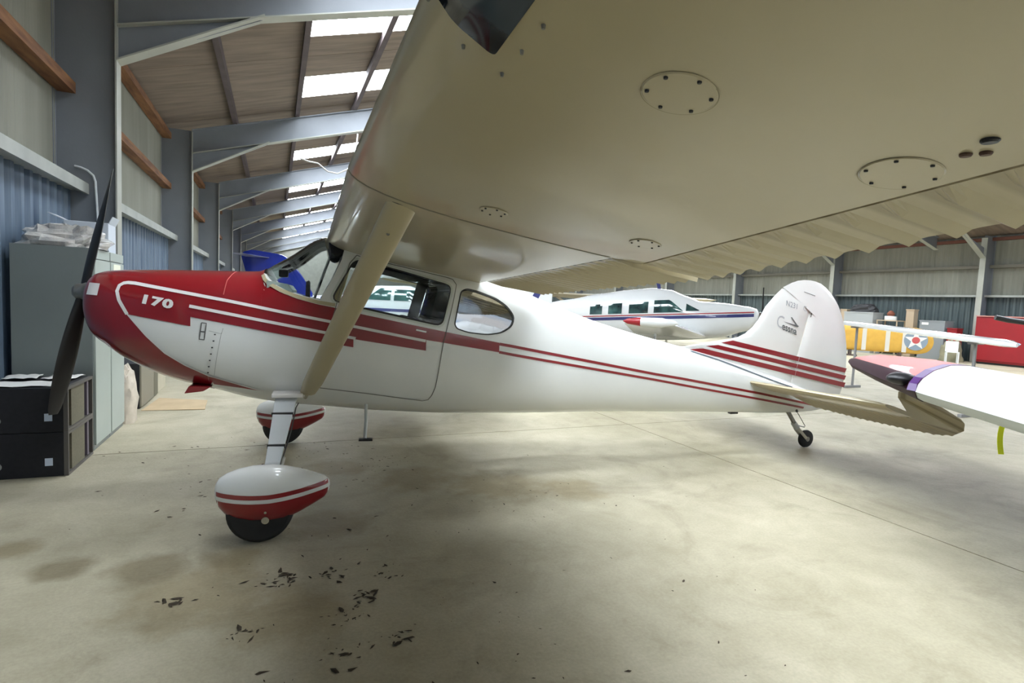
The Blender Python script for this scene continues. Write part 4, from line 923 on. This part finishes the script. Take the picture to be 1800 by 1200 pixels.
def disc(cx, cz, r, y, n=28, inner=None, pts=None):
    P = [(cx+(r if not pts or i % 2 == 0 else inner)*math.sin(2*math.pi*i/n), y, cz+(r if not pts or i % 2 == 0 else inner)*math.cos(2*math.pi*i/n)) for i in range(n)]
    return MB().add(P+[(cx, y, cz)], [(i, (i+1) % n, n) for i in range(n)])
disc(1.42, .56, .42, -.108).build('roundel_disc', mat('faded_blue_paint', (.22, .28, .34), .6), yw)
disc(1.42, .56, .42, -.112, 10, .17, True).build('roundel_star', mat('star_white', (.72, .70, .66), .6), yw)
disc(1.42, .56, .14, -.116).build('roundel_centre', mat('roundel_red', (.5, .08, .08), .6), yw)
for x0 in (-2.4, -.9, .9): MB().box((x0-.05, -.16, -.25), (x0+.05, .16, .01)).box((x0-.25, -.20, -.25), (x0+.25, .20, -.20)).build('wing_stand', mat('dark_stand', (.08, .06, .05), .8), yw)
REDC = mat('red_shutter_paint', (.30, .006, .012), .5, var=.12, vscale=1.5)
rc = empty('red_cabinet', (25.18, 8.75, 0)); tag(rc, 'long red cabinet standing against the green right wall', 'cabinet')
MB().box((-.16, -4.3, .08), (.16, 3.55, 1.82)).build('body', REDC, rc, bevel=.01)
for i in range(4): MB().box((-.20, -4.25+1.95*i, .16), (-.165, -4.25+1.95*i+1.88, 1.76)).build('door', REDC, rc, bevel=.006)
MB().box((-.23, .95, .10), (-.20, 1.15, 1.5)).build('strap', mat('tan_strap', (.35, .20, .10), .8), rc); MB().box((-.20, -4.3, 1.82), (.18, 3.55, 1.86)).build('top_edge', mat('pale_red_edge', (.55, .25, .22), .6), rc)
MB().box((-.1, -4.2, 0), (.1, 3.4, .08)).build('plinth', DARK, rc)
def crate(x, y, w, d, h, m, label, cat='box', name='crate', z=0, rz=0, lid=True):
    o = empty(name, (x, y, z), rz); tag(o, label, cat)
    MB().box((-w/2, -d/2, 0), (w/2, d/2, h)).build('body', m, o, bevel=.012)
    if lid: MB().box((-w/2-.015, -d/2-.015, h-.04), (w/2+.015, d/2+.015, h+.01)).build('lid', m, o)
    return o
GB = mat('grey_box', (.36, .38, .38), .6); CBD = mat('box_cardboard', (.46, .36, .25), .85)
crate(24.9, 16.68, .7, 1.36, 1.83, GB, 'tall pale grey crate behind the yellow wing with a black bag on top', name='storage_crate')
tag(lump('b', (24.9, 16.65, 1.845), (.55, 1.2, .36), BLACK, 5, amp=.12).build('equipment_bag', mat('black_bag', (.02, .02, .022), .6, bump=.3)), 'black equipment bag lying on the tall pale grey crate', 'bag')
crate(25.2, 14.75, .30, .32, 2.02, CBD, 'tall narrow brown cardboard box standing behind the star roundel', name='cardboard_box')
gb = crate(25.15, 13.75, .6, .95, 1.58, mat('mid_grey_box', (.24, .26, .27), .6), 'mid grey steel cupboard with white label left of the red cabinet', name='grey_cupboard', cat='cupboard')
MB().box((-.318, .12, 1.40), (-.312, .38, 1.50)).build('label_plate', mat('white_label', (.75, .75, .72), .6), gb)
crate(25.1, 18.35, .4, .55, 1.92, mat('pinkish_card', (.48, .38, .32), .85), 'pinkish cardboard box nearest the white rudder tip', name='cardboard_box')
crate(25.2, 17.72, .35, .30, 1.95, CBD, 'narrow brown cardboard box between the pinkish box and grey crate', name='cardboard_box')
pot = empty('paint_tin', (24.9, 15.45, 1.52)); tag(pot, 'white tin with a rusty lid on the low shelf behind the yellow wing', 'tin')
MB().lathe([(0, .22), (.02, .23), (.16, .23), (.18, .22)], (0, 0, 0), 'z', 20).build('body', W2, pot, smooth=True); MB().lathe([(.18, .05), (.2, .12), (.28, .16), (.36, .10), (.42, .05)], (0, 0, 0), 'z', 14).build('rusty_funnel', mat('rust_brown', (.20, .06, .03), .8), pot, smooth=True)
sh = empty('low_shelf', (24.95, 15.45, 0)); tag(sh, 'low wooden shelf unit hidden behind the yellow wing', 'shelf')
MB().box((-.3, -.45, 1.48), (.3, .45, 1.52)).build('shelf_board', CBD, sh)
for a in (-.27, .27):
    for b_ in (-.42, .42): MB().box((a-.02, b_-.02, 0), (a+.02, b_+.02, 1.48)).build('leg', CBD, sh)
tag(lump('c', (24.55, 12.80, 0), (.62, .70, .80), None, 8, amp=.2).build('dust_cover', mat('khaki_cover', (.30, .28, .18), .9, var=.4, vscale=3), smooth=True), 'heaped khaki dust cover on the floor between yellow wing and column', 'cover')
ch = empty('plastic_chair', (23.75, 12.35, 0), .6); tag(ch, 'small white plastic chair by the foot of the right wall column', 'chair')
MB().box((-.2, -.2, .40), (.2, .2, .43)).build('seat', W2, ch, bevel=.01); MB().box((.17, -.2, .43), (.2, .2, .82)).build('backrest', W2, ch, bevel=.01)
for a in (-.18, .18):
    for b_ in (-.18, .18): MB().box((a-.018, b_-.018, 0), (a+.018, b_+.018, .40)).build('leg', W2, ch)
# white wing panel on a padded trestle
ww = empty('aircraft_wing', (10.7, 6.1, 1.27), 0); tag(ww, 'narrow bright white wing panel lying edge-on above the red wing tip', 'wing')
R = []
for t in [i/16 for i in range(17)]:
    p0 = Vector((.95, 2.15, .14)).lerp(Vector((-.78, -1.75, -.03)), t); c = .55*(1-.2*t)*(1 if t < .93 else max(.1, (1-t)/.07)); dv = Vector((.78, -.30, 0)); 
    R.append([tuple(p0+dv*c*u+Vector((0, 0, v*(1 if t < .95 else .6)))) for u, v in ((0, .0), (.03, .045), (.2, .07), (.6, .06), (1, .005), (1, -.005), (.6, -.03), (.2, -.045), (.03, -.03))])
MB().loft(R).build('wing_panel', mat('brilliant_white_gel', (.88, .89, .90), .15, coat=1), ww, smooth=True, ang=50)
for t in (.04, .775):
    p0 = Vector((.95, 2.15, .14)).lerp(Vector((-.78, -1.75, -.03)), t)+Vector((.22, -.08, -.05))
    MB().box((p0.x-.018, p0.y-.018, -1.27), (p0.x+.018, p0.y+.018, p0.z)).box((p0.x-.25, p0.y-.03, -1.27), (p0.x+.25, p0.y+.03, -1.22)).box((p0.x-.16, p0.y-.04, p0.z-.03), (p0.x+.16, p0.y+.04, p0.z)).build('trestle', mat('trestle_grey', (.25, .25, .25), .6), ww)
# blue engine cowling on a stand by the red cabinet
ec = empty('engine_cowling', (18.1, 7.25, 0)); tag(ec, 'shiny blue engine cowling with black hose in front of the red cabinet', 'cowling')
MB().lathe([(-.55, .02), (-.5, .10), (-.3, .2), (0, .27), (.5, .3), (.9, .28)], (0, 0, 1.45), 'x', 24).build('cowling_shell', mat('metallic_blue', (.02, .16, .50), .12, coat=1), ec, smooth=True)
MB().tube([(-.5, .0, 1.5), (-.75, .2, 1.62), (-1.0, .45, 1.66), (-1.2, .65, 1.72)], .07, 10).build('black_hose', BLACK, ec, smooth=True)
for s in (-.3, .5):
    MB().bar((s, 0, 1.2), (s, 0, 0), .06, .06).build('stand_leg', STEELP, ec)
    MB().box((s-.2, -.3, 0), (s+.2, .3, .04)).build('stand_foot', STEELP, ec)
# red and white wing tip of the aeroplane parked to the right of the camera
rw = empty('airplane', (3.6, -2.2, 0), math.radians(8)); tag(rw, 'red and white low-wing airplane whose wing reaches in from the right edge', 'airplane')
inv = Matrix.Translation((3.6, -2.2, 0)) @ Matrix.Rotation(math.radians(8), 4, 'Z'); inv = inv.inverted()
SEC = [((0, 0)), (.015, .22), (.05, .40), (.14, .60), (.3, .70), (.5, .60), (.75, .32), (1, .02), (1, -.02), (.75, -.12), (.45, -.30), (.2, -.42), (.07, -.38), (.02, -.22)]
def rwing(stations, name, m, par, grow=0):
    R = []
    for (lx, ly, lz), (tx, ty, tz), th in stations:
        a, b = Vector((lx, ly, lz)), Vector((tx, ty, tz)); ring = []
        for u, v in SEC: q = a+(b-a)*u; q.z += th*v+math.copysign(grow, v); ring.append(tuple(inv @ q))
        R.append(ring)
    return MB().loft(R).build(name, m, par, smooth=True, ang=55)
PINK = mat('faded_red_wing_paint', (.52, .10, .10), .45, coat=.15)
wing1 = rwing([((5.50, 3.78, 1.10), (6.35, 4.03, 1.09), .01), ((5.30, 3.66, 1.10), (6.6, 3.92, 1.09), .07), ((5.02, 3.44, 1.10), (6.76, 3.70, 1.08), .13), ((4.4, 2.82, 1.09), (6.75, 3.25, 1.07), .18), ((3.80, 2.16, 1.08), (6.47, 2.93, 1.07), .20)], 'wing', PINK, rw)
w2 = rwing([((3.80, 2.16, 1.08), (6.47, 2.93, 1.07), .20), ((3.42, 1.44, 1.05), (5.9, 2.0, 1.05), .21), ((3.0, .5, 1.0), (5.2, .8, 1.0), .22), ((2.7, -1.7, .88), (4.9, -1.7, .88), .22)], 'inboard_wing_panel', mat('cool_white_paint', (.56, .61, .60), .4, coat=.1), rw)
PRP = mat('purple_edge_line', (.07, .02, .13), .4)
e = []
for u, v in SEC[:8]:
    q = Vector((3.80, 2.16, 1.08)).lerp(Vector((6.47, 2.93, 1.07)), u); q.z += .20*v+.004; e.append(tuple(inv @ q))
MB().loft([e, [(x+.02, y+.06, z) for x, y, z in e]], cap=False, closed=False).build('purple_border', PRP, wing1)
stt = dens([(2.4, 1.30, 1.10, .12), (2.3, 1.42, .92, .36), (1.2, 1.50, .66, .52), (.5, 1.54, .60, .56), (.1, 1.85, .58, .56), (-.8, 1.88, .60, .54), (-1.8, 1.46, .66, .42), (-4.4, 1.12, .84, .10)], 4)
MB().loft([[(-x, -y, z) for x, y, z in r] for r in lofted_body(stt)]).build('fuselage', W2, rw, smooth=True, ang=60)
yr = MB(); q0 = Vector((4.31, 1.9, .965)); R = []
for i in range(9):
    t = i/8; w = .016; c0 = q0+Vector((-.010*t, .02*math.sin(t*3), -.26*t)); R.append([tuple(inv @ (c0+Vector((a*w, -a*w*.45, 0)))) for a in (-1, 1)])
o = yr.loft(R, cap=False, closed=False).build('yellow_ribbon', mat('fluorescent_yellow_ribbon', (.90, 1.0, .02), .5), rw)
md = o.modifiers.new('s', 'SOLIDIFY'); md.thickness = .003
MB().box(tuple(inv @ Vector((4.27, 1.87, .955))), tuple(inv @ Vector((4.37, 1.95, 1.0)))).build('tie_down_cover', RED2, rw)
for s in (.9, -1.6):
    MB().bar((-.2+s, .2, .9), (-.2+s, .2, .22), .06, .06).build('gear_leg', CHROME, rw); wheel(rw, -.2+s, .2)
# roof hose near the third frame
tag(MB().tube([(.55, 15.6, 5.05), (.75, 15.6, 5.0), (1.0, 15.6, 4.98), (1.25, 15.6, 4.80), (1.5, 15.6, 4.78), (1.75, 15.6, 4.92), (1.95, 15.6, 5.2), (2.0, 15.6, 5.9)], .02, 8).build('roof_cable', mat('cable_white', (.6, .58, .55), .5), ce, smooth=True))
# ---------------------------------------------------------------- dirt and dry leaves scattered on the concrete
rn = random.Random(21); b = MB()
def flake(x, y, s):
    n = rn.randint(4, 6); a0 = rn.uniform(0, 3.14); ca, sa = math.cos(a0), math.sin(a0); P = [(*(lambda r1, r2, t: (x+s*(r1*math.cos(t)*ca*1.9-r2*math.sin(t)*sa*.7), y+s*(r1*math.cos(t)*sa*1.9+r2*math.sin(t)*ca*.7)))(.4+.8*rn.random(), .3+.9*rn.random(), 6.283*i/n), .002+rn.random()*s*.2) for i in range(n)]
    b.add(P+[(x, y, .003+s*.22)], [(i, (i+1) % n, n) for i in range(n)])
for (cx, cy, sp, n, s) in ((.05, 3.05, .10, 30, .010), (.32, 3.05, .08, 16, .010), (.45, 2.75, .07, 18, .010), (-.45, 3.0, .07, 14, .010), (.35, 2.62, .10, 20, .008), (.62, 3.0, .10, 10, .008), (-.1, 2.62, .08, 14, .009), (.28, 2.33, .1, 18, .008), (.0, 2.2, .12, 14, .008), (.55, 2.35, .05, 14, .009), (.75, 4.9, .4, 50, .008), (.5, 5.6, .5, 40, .008), (-.3, 4.6, .5, 30, .008), (-.6, 5.6, .6, 30, .008), (1.6, 3.6, .6, 26, .007), (2.3, 2.8, .8, 20, .006), (.4, 3.4, .4, 26, .007), (3.2, 3.6, 1.0, 20, .006), (.9, 2.2, .5, 24, .006)):
    for _ in range(n): flake(rn.gauss(cx, sp*(.75 if sp > .2 else .6)), rn.gauss(cy, sp*(.75 if sp > .2 else .45)), s*rn.choice((.4, .6, .8, 1.1, 1.7))*(1 if sp > .2 else 1.15))
tag(b.build('leaf_litter', mat('dry_leaf_brown', (.045, .032, .018), .9), recalc=False), 'dark dry leaf crumbs scattered over the concrete floor', 'debris', kind='stuff')
tag(MB().box((24.9, 12.85, 0), (25.3, 13.2, 1.3)).box((24.88, 12.83, 1.28), (25.32, 13.22, 1.32)).build('red_bin', REDC, bevel=.01), 'narrow red steel bin on the left side of the wall column', 'bin')
b = MB(); R = []
for (lx, ly, lz), (tx, ty, tz), th in [((5.50, 3.78, 1.10), (6.35, 4.03, 1.09), .01), ((5.30, 3.66, 1.10), (6.6, 3.92, 1.09), .07), ((5.02, 3.44, 1.10), (6.76, 3.70, 1.08), .13), ((4.4, 2.82, 1.09), (6.75, 3.25, 1.07), .18), ((3.80, 2.16, 1.08), (6.47, 2.93, 1.07), .20)]:
    ring = []
    for u, v in ((.45, -.30), (.3, -.385), (.2, -.42), (.07, -.38), (.02, -.22), (0, 0), (.015, .22), (.05, .40)):
        q = Vector((lx, ly, lz)).lerp(Vector((tx, ty, tz)), u); q.z += th*v+(.004 if v > 0 else -.004); q.x -= .004; ring.append(tuple(inv @ q))
    R.append(ring)
b.loft(R, cap=False, closed=False).build('leading_edge_boot', mat('dark_maroon_boot', (.022, .003, .010), .5, spec=.2), wing1, smooth=True, recalc=False)
def oval(c, r, name, m, par, n=14):
    R = []
    for j in range(n+1):
        t = math.pi*j/n; R.append([tuple(inv @ Vector((c[0]-r[0]*math.cos(t), c[1]+r[1]*math.sin(t)*math.cos(2*math.pi*k/16), c[2]+r[2]*math.sin(t)*math.sin(2*math.pi*k/16)))) for k in range(16)])
    return MB().loft(R).build(name, m, par, smooth=True)
oval((3.98, 2.36, 1.135), (.11, .08, .045), 'black_tie_down_pad', BLACK, rw)
